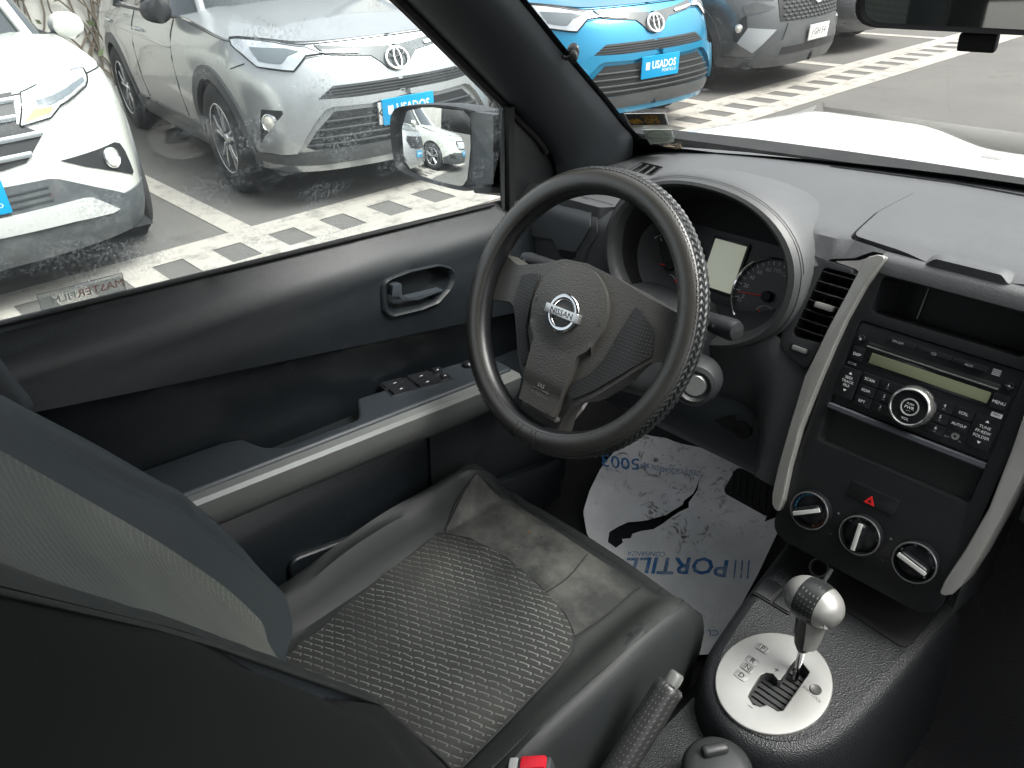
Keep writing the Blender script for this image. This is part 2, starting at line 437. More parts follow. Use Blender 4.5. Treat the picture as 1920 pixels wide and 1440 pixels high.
# keep the hole inside the panel: clip the top to the panel edge
fh = [(x, min(z, 1.1645)) for x, z in hole]
patch('driver_fascia', ffas, fout, dashmat, dash, res=.02, thick=.01)
def fpx(px, py):
    p = rh(px, py, lambda q: q.y - yfx(q.x, q.z)); return (p.x, p.z)
cupo = [fpx(*p) for p in ((1126, 395), (1118, 382), (1098, 372), (1010, 372), (990, 470), (1050, 500), (1095, 500), (1101, 470), (1122, 440))]
patch('side_panel', ffas, rpoly(cupo, .012, 4), dashmat, dash, res=.012, off=.002, thick=.01)
cupl = [fpx(*p) for p in ((1113, 398), (1106, 386), (1092, 380), (1000, 372), (985, 440), (1040, 447), (1048, 465), (1082, 471), (1110, 425))]
patch('cup_holder_lid', ffas, rpoly(cupl, .008, 4), M('cup_lid', (.085, .092, .096), .45, bump=(1000, .4, 'noise', .0005)), dash, res=.01, off=.005, thick=.006)
cupn = [fpx(*p) for p in ((1047, 466), (1083, 472), (1079, 483), (1066, 487), (1055, 482))]
patch('cup_holder_notch', ffas, rpoly(cupn, .006, 3), rubber, dash, res=.01, off=.0035, thick=.002)
# passenger side
patch('glovebox_fascia', ffas, [(.145, .80), (.74, .80), (.74, 1.165), (.145, 1.165)], dashmat, dash, res=.04, thick=.01)
slab('glovebox_lid', Fr((.44, .157, 1.0), (1, 0, 0), (0, .02, 1)), rect(-.2, .2, -.09, .06, .02, 4), 0, .010, dashmat, dash, .004)
# instrument hood
def hl(y, a, b, cz=CZ, lean_=.16, n=64, pw=2.0):
    o = []
    for k in range(n):
        t = 2 * math.pi * k / n; c, s = math.cos(t), math.sin(t)
        x = CX + a * math.copysign(abs(c) ** (2 / 2.2), c); z = cz + b * math.copysign(abs(s) ** (2 / 2.2), s)
        o.append(V3((x, y + (z - CZ) * lean_, z)))
    return o
loft('instrument_hood', [hl(.174, .1705, .1183), hl(.178, .1722, .1208), hl(.185, .1728, .1222), hl(.205, .169, .119, 1.118), hl(.24, .160, .110, 1.122), hl(.28, .150, .097, 1.124), hl(.33, .138, .080, 1.124), hl(.40, .115, .056, 1.120)], dashmat, dash, cap1=True)
loft('instrument_bezel', [hl(.188, .1465, .104), hl(.180, .147, .1055), hl(.168, .150, .107), hl(.163, .157, .112), hl(.165, .165, .116), hl(.174, .1695, .118)], M('bezel_plastic', (.05, .052, .053), .45, bump=(1000, .3, 'noise', .0005)), dash)
loft('instrument_well', [hl(.295, .162, .104, 1.068), hl(.26, .158, .104, 1.080), hl(.232, .150, .1015, 1.10), hl(.187, .1468, .1045)], rubber, dash, cap0=True)
tube('hood_seam', [V3(p) for p in hl(.1770, .1712, .1190)[2:34]], .0012, rubber, dash, n=5)
# ---- centre stack
opn_pocket = rect(-.090, .090, .279, .328, .008)
opn_radio = rect(-.1005, .1005, .150, .266, .006)
opn_low = rect(-.0985, .0985, .094, .149, .005)
lowr = rect(-.0985, .0985, .094, .266, .006)
slab('centre_panel', ST, rpoly([(-.116, -.062), (.116, -.062), (.116, .345), (-.116, .345)], [.03, .03, .01, .01], 5), -.03, 0, piano, dash, .002, holes=[opn_pocket, lowr])
def recess(name, fr, poly, depth, mat, parent, flare=1.0):
    top = [fr.p(a, b, -.0005) for a, b in poly]; bot = [fr.p(a, b, -depth) for a, b in scalep(poly, flare)]
    return loft(name, [top, bot], mat, parent, cap1=True, smooth=30)
recess('upper_pocket', ST, opn_pocket, .07, piano, dash, .97)
tube('pocket_seam', [ST.p(-.052, .282, -.066), ST.p(-.052, .326, -.066)], .001, grey_ink, dash, n=4)
recess('lower_pocket', ST, rect(-.0985, .0985, .094, .1495, .005), .016, M('pocket_plastic', (.014, .017, .017), .5), dash, .96)
sweep('stack_cap', [ST.p(-.098, 0, 0), ST.p(.098, 0, 0)], [(0, 0)], None, dash) if False else None
capl = []
for u in (-.1, -.05, 0, .05, .1):
    k = .004 * (1 - (u / .1) ** 2)
    capl.append([ST.p(u, v, n + k) for v, n in ((.330, .001), (.345, .003), (.353, -.002), (.358, -.012), (.357, -.05))])
loft('stack_cap', capl, dashmat, dash, closed=False)
sl_out = [(1628, 481), (1620, 488), (1589.6, 546.7), (1551.7, 617), (1527, 668.5), (1508, 706), (1478.5, 803.7), (1458, 877), (1447.4, 925.6), (1447, 945), (1452, 955)]
sl_in = [(1460, 960), (1468, 939), (1480, 879.5), (1500, 803.7), (1537, 711.7), (1564, 649), (1586, 601), (1622, 536), (1662, 481), (1646, 477)]
slp = [ST.px(x, y, .012) for x, y in sl_out + sl_in]
pe = [ST.px(x, y, .012) for x, y in sl_in[1:-1]]
for sg in (1, -1):
    po = [(sg * u, v) for u, v in slp]
    if sg < 0: po = po[::-1]
    slab('silver_strip', ST, rpoly(po, .006, 3), -.05, .012, silver, dash, .004, 3)
# stack flanks
for sg in (-1, 1):
    raw('stack_flank', [ST.p(sg * .128, -.05, 0), ST.p(sg * .115, .34, 0), ST.p(sg * .115, .34, -.2), ST.p(sg * .128, -.05, -.2)], [[0, 1, 2, 3]], plastic, dash)
# ---- air vents beside the stack
def vent(sg):
    po = [ST.px(x, y, -.004) for x, y in ((1600, 506), (1530, 480), (1516, 484), (1500, 520), (1466, 625), (1462, 645), (1472, 660), (1512, 694), (1530, 660))]
    po = [(sg * u, v) for u, v in po]
    op = [ST.px(x, y, -.004) for x, y in ((1545, 500), (1611, 518), (1545, 646), (1482, 630))]
    op = rpoly([(sg * u, v) for u, v in op], .008, 4)
    if sg < 0: po = po[::-1]; op = op[::-1]
    v = slab('air_vent', ST, rpoly(po, .008, 4), -.03, -.004, M('vent_frame', (.032, .035, .037), .42, bump=(900, .3, 'noise', .0005)), dash, .0025, holes=[op])
    rc = loft('vent_duct', [[ST.p(a, b, -.0045) for a, b in op], [ST.p(a, b, -.05) for a, b in scalep(op, .9)]], rubber, v, cap1=True)
    us = [p[0] for p in op]; vs = [p[1] for p in op]
    for k in range(7):
        t = (k + .75) / 7.4; vv = min(vs) + (max(vs) - min(vs)) * t
        xs = []
        n = len(op)
        for i in range(n):
            a, b = op[i], op[(i + 1) % n]
            if (a[1] - vv) * (b[1] - vv) < 0: xs.append(a[0] + (b[0] - a[0]) * (vv - a[1]) / (b[1] - a[1]))
        if len(xs) < 2: continue
        u0, u1 = min(xs), max(xs)
        f = Fr(ST.p((u0 + u1) / 2, vv, -.013), ST.U, ST.N * .93 + ST.V * .35)
        rbox('slat', f, u1 - u0, .016, .0022, plastic, v, .0008, 1)
        if k == 3: rbox('slat_tab', Fr(ST.p((u0 + u1) / 2 + sg * .002, vv, -.002), ST.U, ST.V), .026, .008, .01, chrome if False else silver, v, .002)
    for k in range(3):
        u = min(us) + (max(us) - min(us)) * (.3 + .2 * k)
        rbox('vane', Fr(ST.p(u, (min(vs) + max(vs)) / 2, -.035), ST.V, ST.N), (max(vs) - min(vs)) * .8, .014, .002, plastic, v, .0005, 1)
    c = ST.px(1500, 655, -.004)
    th = rbox('thumb_wheel', Fr(ST.p(sg * c[0], c[1], -.004), ST.U, ST.V), .022, .007, .008, M('wheel_grey', (.2, .21, .2), .5), v, .002)
    rbox('wheel_slot', Fr(ST.p(sg * c[0], c[1], -.004), ST.U, ST.V), .03, .010, .001, rubber, v, .0003, 1)
vent(1); vent(-1)
# ---- hazard button and climate panel
hz = slab('hazard_button', ST, rect(-.035, .028, .041, .063, .003), -.002, .0025, radiom, dash, .0015)
slab('warning_triangle', ST, [(-.0125, .0425), (.0015, .0425), (-.0055, .0545)], .0024, .0032, red_ink, hz, 0)
slab('triangle_core', ST, [(-.0085, .0448), (-.0025, .0448), (-.0055, .0502)], .0031, .0036, M('dark_red', (.1, .004, .004), .4), hz, 0)
cp = thing('climate_controls', 'three round black heater knobs in a row under the radio', 'climate controls', tuple(ST.p(0, 0, 0)))
cool = M('blue_print', (.05, .22, .40), .6)
def pang(a, b):
    p, q = ST.px(*a, .02), ST.px(*b, .02); return math.degrees(math.atan2(q[1] - p[1], q[0] - p[0]))
for i, (u, ang) in enumerate(((-.071, pang((1499, 961), (1553.6, 955))), (0, pang((1602, 1036), (1620, 981))), (.071, pang((1691, 1034), (1754.5, 1081.7))))):
    f = ST.at(u, 0, 0)
    k = lathe('knob_ring', f, [(.0275, 0), (.0275, .010), (.0262, .0125), (.0245, .0125), (.0235, .010), (.0235, .002)], radiom, cp, 40)
    lathe('ring_edge', f, [(.0268, .0121), (.0258, .0128), (.0248, .0127)], M('ring_edge', (.2, .2, .2), .25, metal=.6) if i == 0 else MATS['ring_edge'], k, 40)
    lathe('knob_face', f, [(.0001, .0075), (.018, .0072), (.0235, .004)], radiom, k, 32)
    g = f.at(0, 0, .007, rad(ang))
    slab('knob_grip', g, rpoly([(-.019, -.0065), (.019, -.0065), (.019, .0065), (-.019, .0065)], .006, 4), 0, .013, radiom, k, .004, 3)
    slab('knob_pointer', g, rect(-.0195, .019, -.0028, .0028, .0012), .0128, .0142, M('pointer_silver', (.62, .63, .6), .4, metal=.2) if i == 0 else MATS['pointer_silver'], k, .0006)
    if i == 0:
        for j in range(7): 
            t = rad(105 + j * 17); slab('cold_mark', f.at(.0212 * math.cos(t), .0212 * math.sin(t), 0, t), rect(-.0014, .0014, -.0024, .0024), .0052, .0056, cool, k, 0)
        for j in range(4):
            t = rad(-60 + j * 17); slab('warm_mark', f.at(.0212 * math.cos(t), .0212 * math.sin(t), 0, t), rect(-.0012, .0012, -.002, .002), .0052, .0056, M('warm_print', (.22, .07, .03), .6) if j == 0 else MATS['warm_print'], k, 0)
    elif i == 1:
        for s_, t in (('0', 118), ('1', 92), ('2', 66), ('3', 38), ('4', 8), ('A', 146)):
            txt('fan_mark', s_, f.at(.0208 * math.cos(rad(t)), .0208 * math.sin(rad(t)), .0062), .006, grey_ink, k)
    else:
        for j in range(5): t = rad(160 - 50 * j); slab('flow_mark', f.at(.0208 * math.cos(t), .0208 * math.sin(t), 0, t), ell(0, 0, .0016, .002, 8), .0054, .0058, grey_ink, k, 0)
for u in (-.037, .034):
    txt('climate_symbol', 'o', ST.at(u, .012, .0006), .006, grey_ink, cp); txt('climate_symbol', '~', ST.at(u, -.020, .0006), .006, grey_ink, cp)

# =================================================================== radio
ra = thing('car_radio', 'black car radio with green display and large round volume knob', 'radio', tuple(ST.p(0, .15, 0)))
slab('faceplate', ST, rect(-.0995, .0995, .151, .2650, .005), -.05, -.003, radiom, ra, .0015)
gloss = M('radio_gloss', (.010, .011, .012), .16)
def btn(name, u0, u1, v0, v1, n=.0015, mat=None, r=.001):
    return slab(name, ST, rect(u0, u1, v0, v1, r), -.0035, n, mat or radiom, ra, .0007)
lcd = M('lcd_green', (.155, .175, .105), .35, vary=(30, .4, (.18, .2, .125)))
lc = btn('display', -.070, .0735, .2165, .2305, -.0012, lcd)
fr_ = slab('display_bezel', ST, rect(-.0735, .077, .2125, .2345, .002), -.0032, -.0022, gloss, lc, .0003)
sl_ = btn('disc_slot', -.0795, .0795, .2365, .2425, -.002, rubber, .002)
tube('slot_lip', [ST.p(-.079, .2365, -.001), ST.p(.079, .2365, -.001)], .0010, M('slot_lip', (.25, .26, .25), .3, metal=.4), sl_, 6)
for s_, u0, u1 in (('FM·AM', -.0575, -.0218), ('CD', -.0208, .0212), ('AUX', .0222, .0600)):
    b = btn('source_button', u0, u1, .2515, .2572, .0025); txt('lettering', s_, ST.at((u0 + u1) / 2 - (.004 if s_ == 'FM·AM' else 0), .2535, .0027), .0046, grey_ink, b)
for s_, u0, u1 in (('DISP', -.0935, -.079), ('MENU', .0770, .0935)):
    b = btn('side_button', u0, u1, .2150, .2325); txt('lettering', s_, ST.at((u0 + u1) / 2, .2225, .0017), .0052, white_ink, b)
for s_, u in (('x', -.0885), ('^', .0885)):
    b = lathe('round_button', ST.at(u, .2440, -.003), [(.0055, 0), (.0055, .003), (.0045, .005), (.0001, .0062)], gloss, ra, 20)
    txt('lettering', s_, ST.at(u, .2438, .0034), .0065, white_ink, b)
for k in range(4): slab('disc_mark', ST, rect(.0655, .0745, .2510 + .002 * k, .2522 + .002 * k), -.003, -.0024, grey_ink, ra, 0)
txt('model_print', 'CY24E', ST.at(-.0895, .2085, -.0024), .0042, white_ink, ra)
mp = slab('mp3_mark', ST, rect(.0815, .0935, .2045, .2100, .001), -.003, -.0024, white_ink, ra, 0); txt('lettering', 'MP3', ST.at(.0875, .2072, -.0022), .0042, dark_ink, mp)
rows = ((.1895, .2035), (.1745, .1885), (.1595, .1735))
for (v0, v1), (a, b_) in zip(rows, (('SCAN', '1'), ('RDM', '2'), ('RPT', '3'))):
    x = btn('preset_button', -.0705, -.0475, v0, v1); txt('lettering', a, ST.at(-.060, (v0 + v1) / 2, .0017), .0052, white_ink, x)
    x = btn('preset_button', -.0470, -.0195, v0, v1); txt('lettering', b_, ST.at(-.036, (v0 + v1) / 2 + .0015, .0017), .0058, white_ink, x)
    txt('lettering', '•••', ST.at(-.036, (v0 + v1) / 2 - .003, .0017), .0035, grey_ink, x)
for (v0, v1), (a, b_) in zip(rows, (('4', 'SCRL'), ('5', 'AUTO.P'), ('6', ''))):
    x = btn('preset_button', .0190, .0440, v0, v1); txt('lettering', a, ST.at(.0335, (v0 + v1) / 2 + .0015, .0017), .0058, white_ink, x)
    txt('lettering', '•••', ST.at(.0335, (v0 + v1) / 2 - .003, .0017), .0035, grey_ink, x)
    if b_:
        x = btn('preset_button', .0445, .0665, v0, v1); txt('lettering', b_, ST.at(.0555, (v0 + v1) / 2, .0017), .0048, white_ink, x)
x = lathe('aux_jack', ST.at(.0560, .1665, -.003), [(.0018, -.003), (.0018, .0025), (.0042, .0025), (.0048, 0)], MATS['slot_lip'], ra, 20)
txt('lettering', 'AUX', ST.at(.0475, .1625, -.0022), .003, grey_ink, x); txt('lettering', 'IN', ST.at(.0625, .162, -.0022), .003, grey_ink, x)
for u0, u1, ls in ((-.0985, -.0725, (('▲', .196), ('SEEK', .190), ('TRACK', .1845), ('FILE', .179), ('▼', .1725))), (.0690, .0955, (('▲', .197), ('TUNE', .1895), ('FF-REW', .1835), ('FOLDER', .1775), ('▼', .1705)))):
    x = btn('rocker_button', u0, u1, .1620, .2025, .0015)
    for s_, v in ls:
        c = (u0 + u1) / 2
        if s_ in '▲▼':
            k = 1 if s_ == '▲' else -1
            slab('arrow', ST, [(c - .0022, v - k * .0012), (c + .0022, v - k * .0012), (c, v + k * .0018)], .0014, .0018, white_ink, x, 0)
        else: txt('lettering', s_, ST.at(c, v, .0018), .0050, white_ink, x)
vk = lathe('volume_knob', ST.at(0, .1835, -.003), [(.0275, 0), (.0270, .005), (.0255, .006), (.0245, .018), (.0228, .0195), (.0215, .0195), (.0205, .0165), (.013, .0168), (.0001, .0172)], gloss, ra, 44)
lathe('knob_band', ST.at(0, .1835, -.003), [(.0258, .0055), (.0252, .0165), (.0238, .0192), (.0222, .0199), (.0212, .0192)], M('knob_chrome', (.55, .55, .53), .22, metal=.9), vk, 44)
lathe('power_ring', ST.at(0, .1835, -.003), [(.0112, .0170), (.0108, .0178), (.0095, .0178), (.0092, .0170)], M('power_ring', (.5, .51, .5), .35, metal=.3), vk, 32)
for s_, v, z in (('PUSH', .1875, .0037), ('PWR', .1828, .0055), ('• • •', .1788, .003), ('VOL', .1680, .0048)): txt('lettering', s_, ST.at(0, v, .0150), z, white_ink, vk)
lp = sweep('lower_lip', [ST.p(-.0985, .146, 0), ST.p(-.05, .146, .002), (ST.p(0, .146, .0025)), ST.p(.05, .146, .002), ST.p(.0985, .146, 0)],
           [(-.004, -.002), (.004, -.002), (.004, .003), (.002, .005), (-.003, .0052)], M('lip_plastic', (.07, .075, .085), .25), ra, up=tuple(ST.N))

# =================================================================== instruments
ic = thing('instrument_cluster', 'two chrome-ringed dials with red needles either side of a pale display', 'instrument cluster', tuple(CL.p(0, 0, 0)))
slab('backing_panel', CL, ell(.014, -.01, .162, .102, 40), -.012, -.006, M('cluster_black', (.012, .012, .013), .45), ic, 0)
dial = M('dial_face', (.05, .052, .055), .4)
GC = .0135
def gauge(u, v, marks, needle_deg, sub):
    f = CL.at(u, v, 0)
    g = lathe('dial', f, [(.0001, -.003), (.0555, -.003)], dial, ic, 48)
    lathe('dial_ring', f, [(.0555, -.004), (.0562, .0035), (.0580, .0045), (.0592, .0035), (.0598, -.006)], chrome, g, 56)
    for s_, d in marks:
        t = rad(d)
        if s_: txt('numeral', s_, f.at(.0405 * math.cos(t), .0405 * math.sin(t), -.0024), .0088, white_ink, g)
        slab('tick', f.at(.051 * math.cos(t), .051 * math.sin(t), 0, t), rect(-.003, .003, -.0006, .0006), -.0029, -.0023, white_ink, g, 0)
    t = rad(needle_deg); h = f.at(0, 0, 0, t)
    slab('needle', h, [(-.004, -.0016), (.048, -.0007), (.048, .0007), (-.004, .0016)], .001, .0028, red_ink, g, .0004)
    lathe('needle_hub', f, [(.0085, -.003), (.0085, .004), (.007, .006), (.0001, .0065)], rubber, g, 24)
    s = f.at(sub[0], sub[1], 0)
    tube('sub_scale', [s.p(.016 * math.cos(rad(a)), .016 * math.sin(rad(a)), -.0022) for a in range(25, 160, 12)], .0005, white_ink, g, 4)
    slab('sub_needle', s.at(0, 0, 0, rad(148)), [(0, -.0012), (.014, -.0006), (.014, .0006), (0, .0012)], -.002, -.0008, red_ink, g, 0)
    lathe('sub_hub', s, [(.004, -.003), (.004, 0), (.0001, .001)], rubber, g, 16)
    slab('redline', s.at(.016 * math.cos(rad(35)), .016 * math.sin(rad(35)), 0, rad(35)), rect(-.0014, .0014, -.003, .003), -.0024, -.0018, red_ink, g, 0)
gauge(GC - .0903, -.0272, [('0', 188), ('1', 152), ('2', 116), ('3', 90), ('4', 62), ('5', 34), ('6', 6)] + [('', d) for d in (170, 134, 103, 76)], 188, (.004, -.030))
gauge(GC + .0903, -.0272, [('0', 196), ('20', 172), ('40', 150), ('60', 130), ('80', 110), ('100', 90), ('120', 70), ('140', 50), ('160', 30)] + [('', d) for d in (184, 161, 140, 120, 100, 80)], 188, (.004, -.030))
txt('fuel_symbol', '□', CL.at(GC + .0903 - .043, -.045, -.0022), .007, white_ink, ic)
d_ = slab('trip_display', CL, rect(-.0135, .0435, -.041, .0355, .001), -.006, -.001, M('trip_lcd', (.66, .69, .58), .3, vary=(20, .4, (.7, .73, .62))), ic, .0004)
slab('display_frame', CL, rect(-.018, .048, -.046, .040, .003), -.006, -.0022, radiom, d_, .0006)
bs = MATS['trip_lcd'].node_tree.nodes['Principled BSDF']; bs.inputs['Emission Color'].default_value = (.62, .66, .52, 1); bs.inputs['Emission Strength'].default_value = .10   # faint emission on the display
tube('trip_stem', [CL.p(.028, -.066, 0), CL.p(.028, -.066, .03)], .0035, rubber, ic, 10)
# =================================================================== steering wheel
RW, RT = .1754, .0188
sw = thing('steering_wheel', 'three-spoke steering wheel in a black stitched cover with woven outer band', 'steering wheel', tuple(WH.O))
def tor(al, ph, r=RT, R=RW):
    return WH.O + (WH.U * math.cos(al) + WH.V * math.sin(al)) * (R + r * math.cos(ph)) + WH.N * (r * math.sin(ph))
def torseg(name, p0, p1, r, mat, na=160, nb=14, parent=sw):
    return loft(name, [[tor(2 * math.pi * i / na, p0 + (p1 - p0) * j / nb, r) for j in range(nb + 1)] for i in range(na)], mat, parent, closed=False, ring=True, smooth=50)
torseg('rim_cover', rad(46), rad(132), .0193, leather)
torseg('rim_core', rad(128), rad(302), .0174, M('rim_leather', (.012, .0125, .014), .34, bump=(600, .3, 'voro', .0004)))
torseg('band_backing', rad(-62), rad(48), .0178, rubber)
torseg('cover_hem', rad(43), rad(50), .0199, leather, nb=4)
# woven band: herringbone strips
vs, fs = [], []
NA, NR = 132, 7
for j in range(NR):
    f0, f1 = rad(-62 + 106 * j / NR), rad(-62 + 106 * (j + 1) / NR)
    sk = (1 if j & 1 else -1) * .85 * 2 * math.pi / NA
    for i in range(NA):
        a0 = 2 * math.pi * i / NA; wd = 2 * math.pi / NA
        s0 = len(vs); jit = random.uniform(-.0002, .0002)
        for q in range(3):
            for p in range(3):
                aa = a0 + wd * (.03 + .94 * p / 2) + sk * q / 2 - (sk if sk < 0 else 0) * 0
                ff = f0 + (f1 - f0) * (.02 + .96 * q / 2)
                h = .0176 + (.0022 + jit) * (1 if p == 1 else 0) * (1 if q == 1 else .55) + (.0008 if p == 2 else 0)
                vs.append(tor(aa, ff, h))
        for q in range(2):
            for p in range(2): fs.append([s0 + q * 3 + p, s0 + q * 3 + p + 1, s0 + q * 3 + p + 4, s0 + q * 3 + p + 3])
o = raw('woven_band', vs, fs, M('woven_leather', (.022, .024, .025), .30, bump=(800, .3, 'noise', .0004)), sw, 50); o['kind'] = 'stuff'
def dashes(name, pts, nrm, L, wd, h, mat, parent):
    vs, fs = [], []
    for p, t, n in pts:
        s = t.cross(n).normalized(); k = len(vs)
        for a, b, c in ((-1, -1, 0), (1, -1, 0), (1, 1, 0), (-1, 1, 0), (-.8, 0, 1), (.8, 0, 1)):
            vs.append(p + t * (a * L / 2) + s * (b * wd / 2) + n * (c * h))
        fs += [[k, k + 1, k + 5, k + 4], [k + 1, k + 2, k + 5], [k + 2, k + 3, k + 4, k + 5], [k + 3, k, k + 4]]
    o = raw(name, vs, fs, mat, parent, 0); o['kind'] = 'stuff'; return o
pt = []
for i in range(190):
    a = 2 * math.pi * i / 190; ph = rad(122)
    p = tor(a, ph, .0192); t = (tor(a + .01, ph) - p).normalized(); n = (p - tor(a, ph, 0)).normalized()
    pt.append((p, (t + n.cross(t) * .15).normalized(), n))
dashes('stitching', pt, None, .0036, .0009, .0006, M('thread', (.02, .02, .02), .7), sw)
pt = []
for i in range(190):
    a = 2 * math.pi * i / 190; ph = rad(49)
    p = tor(a, ph, .0198); t = (tor(a + .01, ph) - p).normalized(); n = (p - tor(a, ph, 0)).normalized()
    pt.append((p, t, n))
dashes('hem_stitching', pt, None, .0036, .0009, .0006, MATS['thread'], sw)
for px, py in ((972, 790), (981, 793), (1000, 799), (1007, 801)):
    u, v = WH.px(px, py, .018); al = math.atan2(v, u)
    tube('seam_wrap', [tor(al, rad(p), .0195) for p in range(40, 128, 8)], .0007, MATS['thread'], sw, 5)
# hub, spokes and airbag pad
hub = [(0, .067), (.05, .062), (.10, .052), (.165, .043), (.165, -.019), (.139, -.0165), (.113, -.05), (.08, -.088), (.045, -.118), (.033, -.142), (.031, -.165), (-.038, -.165), (-.036, -.142), (-.047, -.11), (-.068, -.085), (-.089, -.047), (-.107, -.0175), (-.165, -.029), (-.165, .041), (-.12, .033), (-.075, .048), (-.04, .063)]
hubs = rpoly(hub, [.03, .03, .03, 0, 0, .02, .03, .03, .02, .02, 0, 0, .02, .02, .03, .03, .02, 0, 0, .03, .03, .02], 4)
def hubn(u, v):
    d = math.hypot(u, v)
    n = .004 - .012 * sm(.11, .165, abs(u)) - .014 * sm(-.10, -.165, v)
    n += .004 * sm(.1, .05, d)
    return WH.p(u, v, n)
patch('hub', hubn, hubs, padmat, sw, res=.009, thick=.03)
pad = ell(0, 0, .0635, .0635, 44, 0, rad(-52), rad(230)) + [(-.0385, -.085), (-.034, -.137), (.029, -.139), (.0365, -.085)]
def padn(u, v):
    d = math.hypot(u, v); vv = max(-.138, v)
    n = .013 + .008 * math.cos(min(1, d / .075) * math.pi / 2)
    if v < -.03: n = max(n, .0165 - .010 * sm(-.09, -.145, v))
    e = .0
    return WH.p(u, v, n)
patch('airbag_pad', padn, rpoly(pad, .006, 3) if False else pad, padmat, sw, res=.006, thick=.014)
dotm = bpy.data.materials.new('dotted_panel'); dotm.use_nodes = True
def dotted(m, base, dot, sp, rdot, rough, bumpd=-.5, axis=None):
    n = m.node_tree.nodes; l = m.node_tree.links; b = n['Principled BSDF']; b.inputs['Roughness'].default_value = rough
    tc = n.new('ShaderNodeTexCoord'); mp = n.new('ShaderNodeMapping'); l.new(tc.outputs['Object'], mp.inputs[0])
    if axis: mp.inputs['Rotation'].default_value = axis
    mp.inputs['Scale'].default_value = (1 / sp, 1 / sp, 1 / sp)
    fr = n.new('ShaderNodeVectorMath'); fr.operation = 'FRACTION'; l.new(mp.outputs[0], fr.inputs[0])
    sb = n.new('ShaderNodeVectorMath'); sb.operation = 'SUBTRACT'; sb.inputs[1].default_value = (.5, .5, .5); l.new(fr.outputs[0], sb.inputs[0])
    sx = n.new('ShaderNodeSeparateXYZ'); l.new(sb.outputs[0], sx.inputs[0])
    cb = n.new('ShaderNodeCombineXYZ'); l.new(sx.outputs[0], cb.inputs[0]); l.new(sx.outputs[2], cb.inputs[1])
    ln = n.new('ShaderNodeVectorMath'); ln.operation = 'LENGTH'; l.new(cb.outputs[0], ln.inputs[0])
    rg = n.new('ShaderNodeMapRange'); rg.inputs[1].default_value = rdot * .7; rg.inputs[2].default_value = rdot * 1.2; rg.inputs[3].default_value = 1; rg.inputs[4].default_value = 0
    l.new(ln.outputs[1 if 'Value' in [o.name for o in ln.outputs] else 0], rg.inputs[0])
    mx = n.new('ShaderNodeMix'); mx.data_type = 'RGBA'; mx.inputs['A'].default_value = (*base, 1); mx.inputs['B'].default_value = (*dot, 1)
    l.new(rg.outputs[0], mx.inputs['Factor']); l.new(mx.outputs['Result'], b.inputs['Base Color'])
    bp = n.new('ShaderNodeBump'); bp.inputs['Strength'].default_value = bumpd; bp.inputs['Distance'].default_value = .001
    l.new(rg.outputs[0], bp.inputs['Height']); l.new(bp.outputs[0], b.inputs['Normal'])
dotted(dotm, (.024, .025, .025), (.06, .06, .058), .0042, .22, .38, .5)
rp = [(.094, .037), (.128, .018), (.136, -.013), (.108, -.047), (.074, -.084), (.046, -.108), (.037, -.100), (.040, -.086), (.062, -.066), (.077, -.04), (.085, 0)]
lpn = [(-.073, .034), (-.104, .022), (-.103, -.016), (-.085, -.045), (-.063, -.083), (-.048, -.098), (-.047, -.075), (-.066, -.045), (-.072, 0)]
for p in (rp, lpn):
    patch('spoke_panel', hubn, rpoly(p, .006, 4), dotm, sw, res=.008, off=.0035, thick=.005)
    tube('panel_seam', [hubn(*q) + WH.N * .0026 for q in resamp(rpoly(p, .006, 4), .006) + [rpoly(p, .006, 4)[0]]], .0009, rubber, sw, 4)
slab('lower_spoke_cap', WH, rect(-.036, .031, -.1475, -.139, .003), -.01, .002, M('spoke_cap', (.08, .078, .07), .5, bump=(500, .6, 'voro', .0006)), sw, .002)
EM = WH.at(-.001, -.004, .0205)
em = loft('emblem', [[EM.p((.0222 + .0040 * math.cos(b)) * math.cos(a), (.0222 + .0040 * math.cos(b)) * math.sin(a), .0014 + .0022 * math.sin(b)) for b in [2 * math.pi * k / 10 for k in range(10)]] for a in [2 * math.pi * k / 40 for k in range(40)]], chrome, sw, ring=True)
slab('emblem_bar', EM, rect(-.0300, .0300, -.0062, .0062, .001), -.001, .0046, M('emblem_bar', (.72, .72, .71), .22, metal=.85), em, .0008)
txt('emblem_lettering', 'NISSAN', EM.at(0, -.0003, .0048), .0106, dark_ink, em, bold=.0001, sx=1.12)
lathe('emblem_well', EM, [(.0001, -.0015), (.0262, -.0015)], padmat, em, 32)
emb = M('embossed', (.16, .155, .14), .5)
txt('airbag_lettering', 'SRS', WH.at(-.003, -.107, .0150), .0085, emb, sw, ext=.0005)
txt('airbag_lettering', 'AIRBAG', WH.at(-.003, -.1185, .0128), .0085, emb, sw, ext=.0005)
slab('airbag_rule', WH, rect(-.017, .012, -.1130, -.1120), .0115, .0142, emb, sw, 0)
for u in (-.056, .056): txt('horn_symbol', 'b', WH.at(u, -.001, .0165), .009, dark_ink, sw)

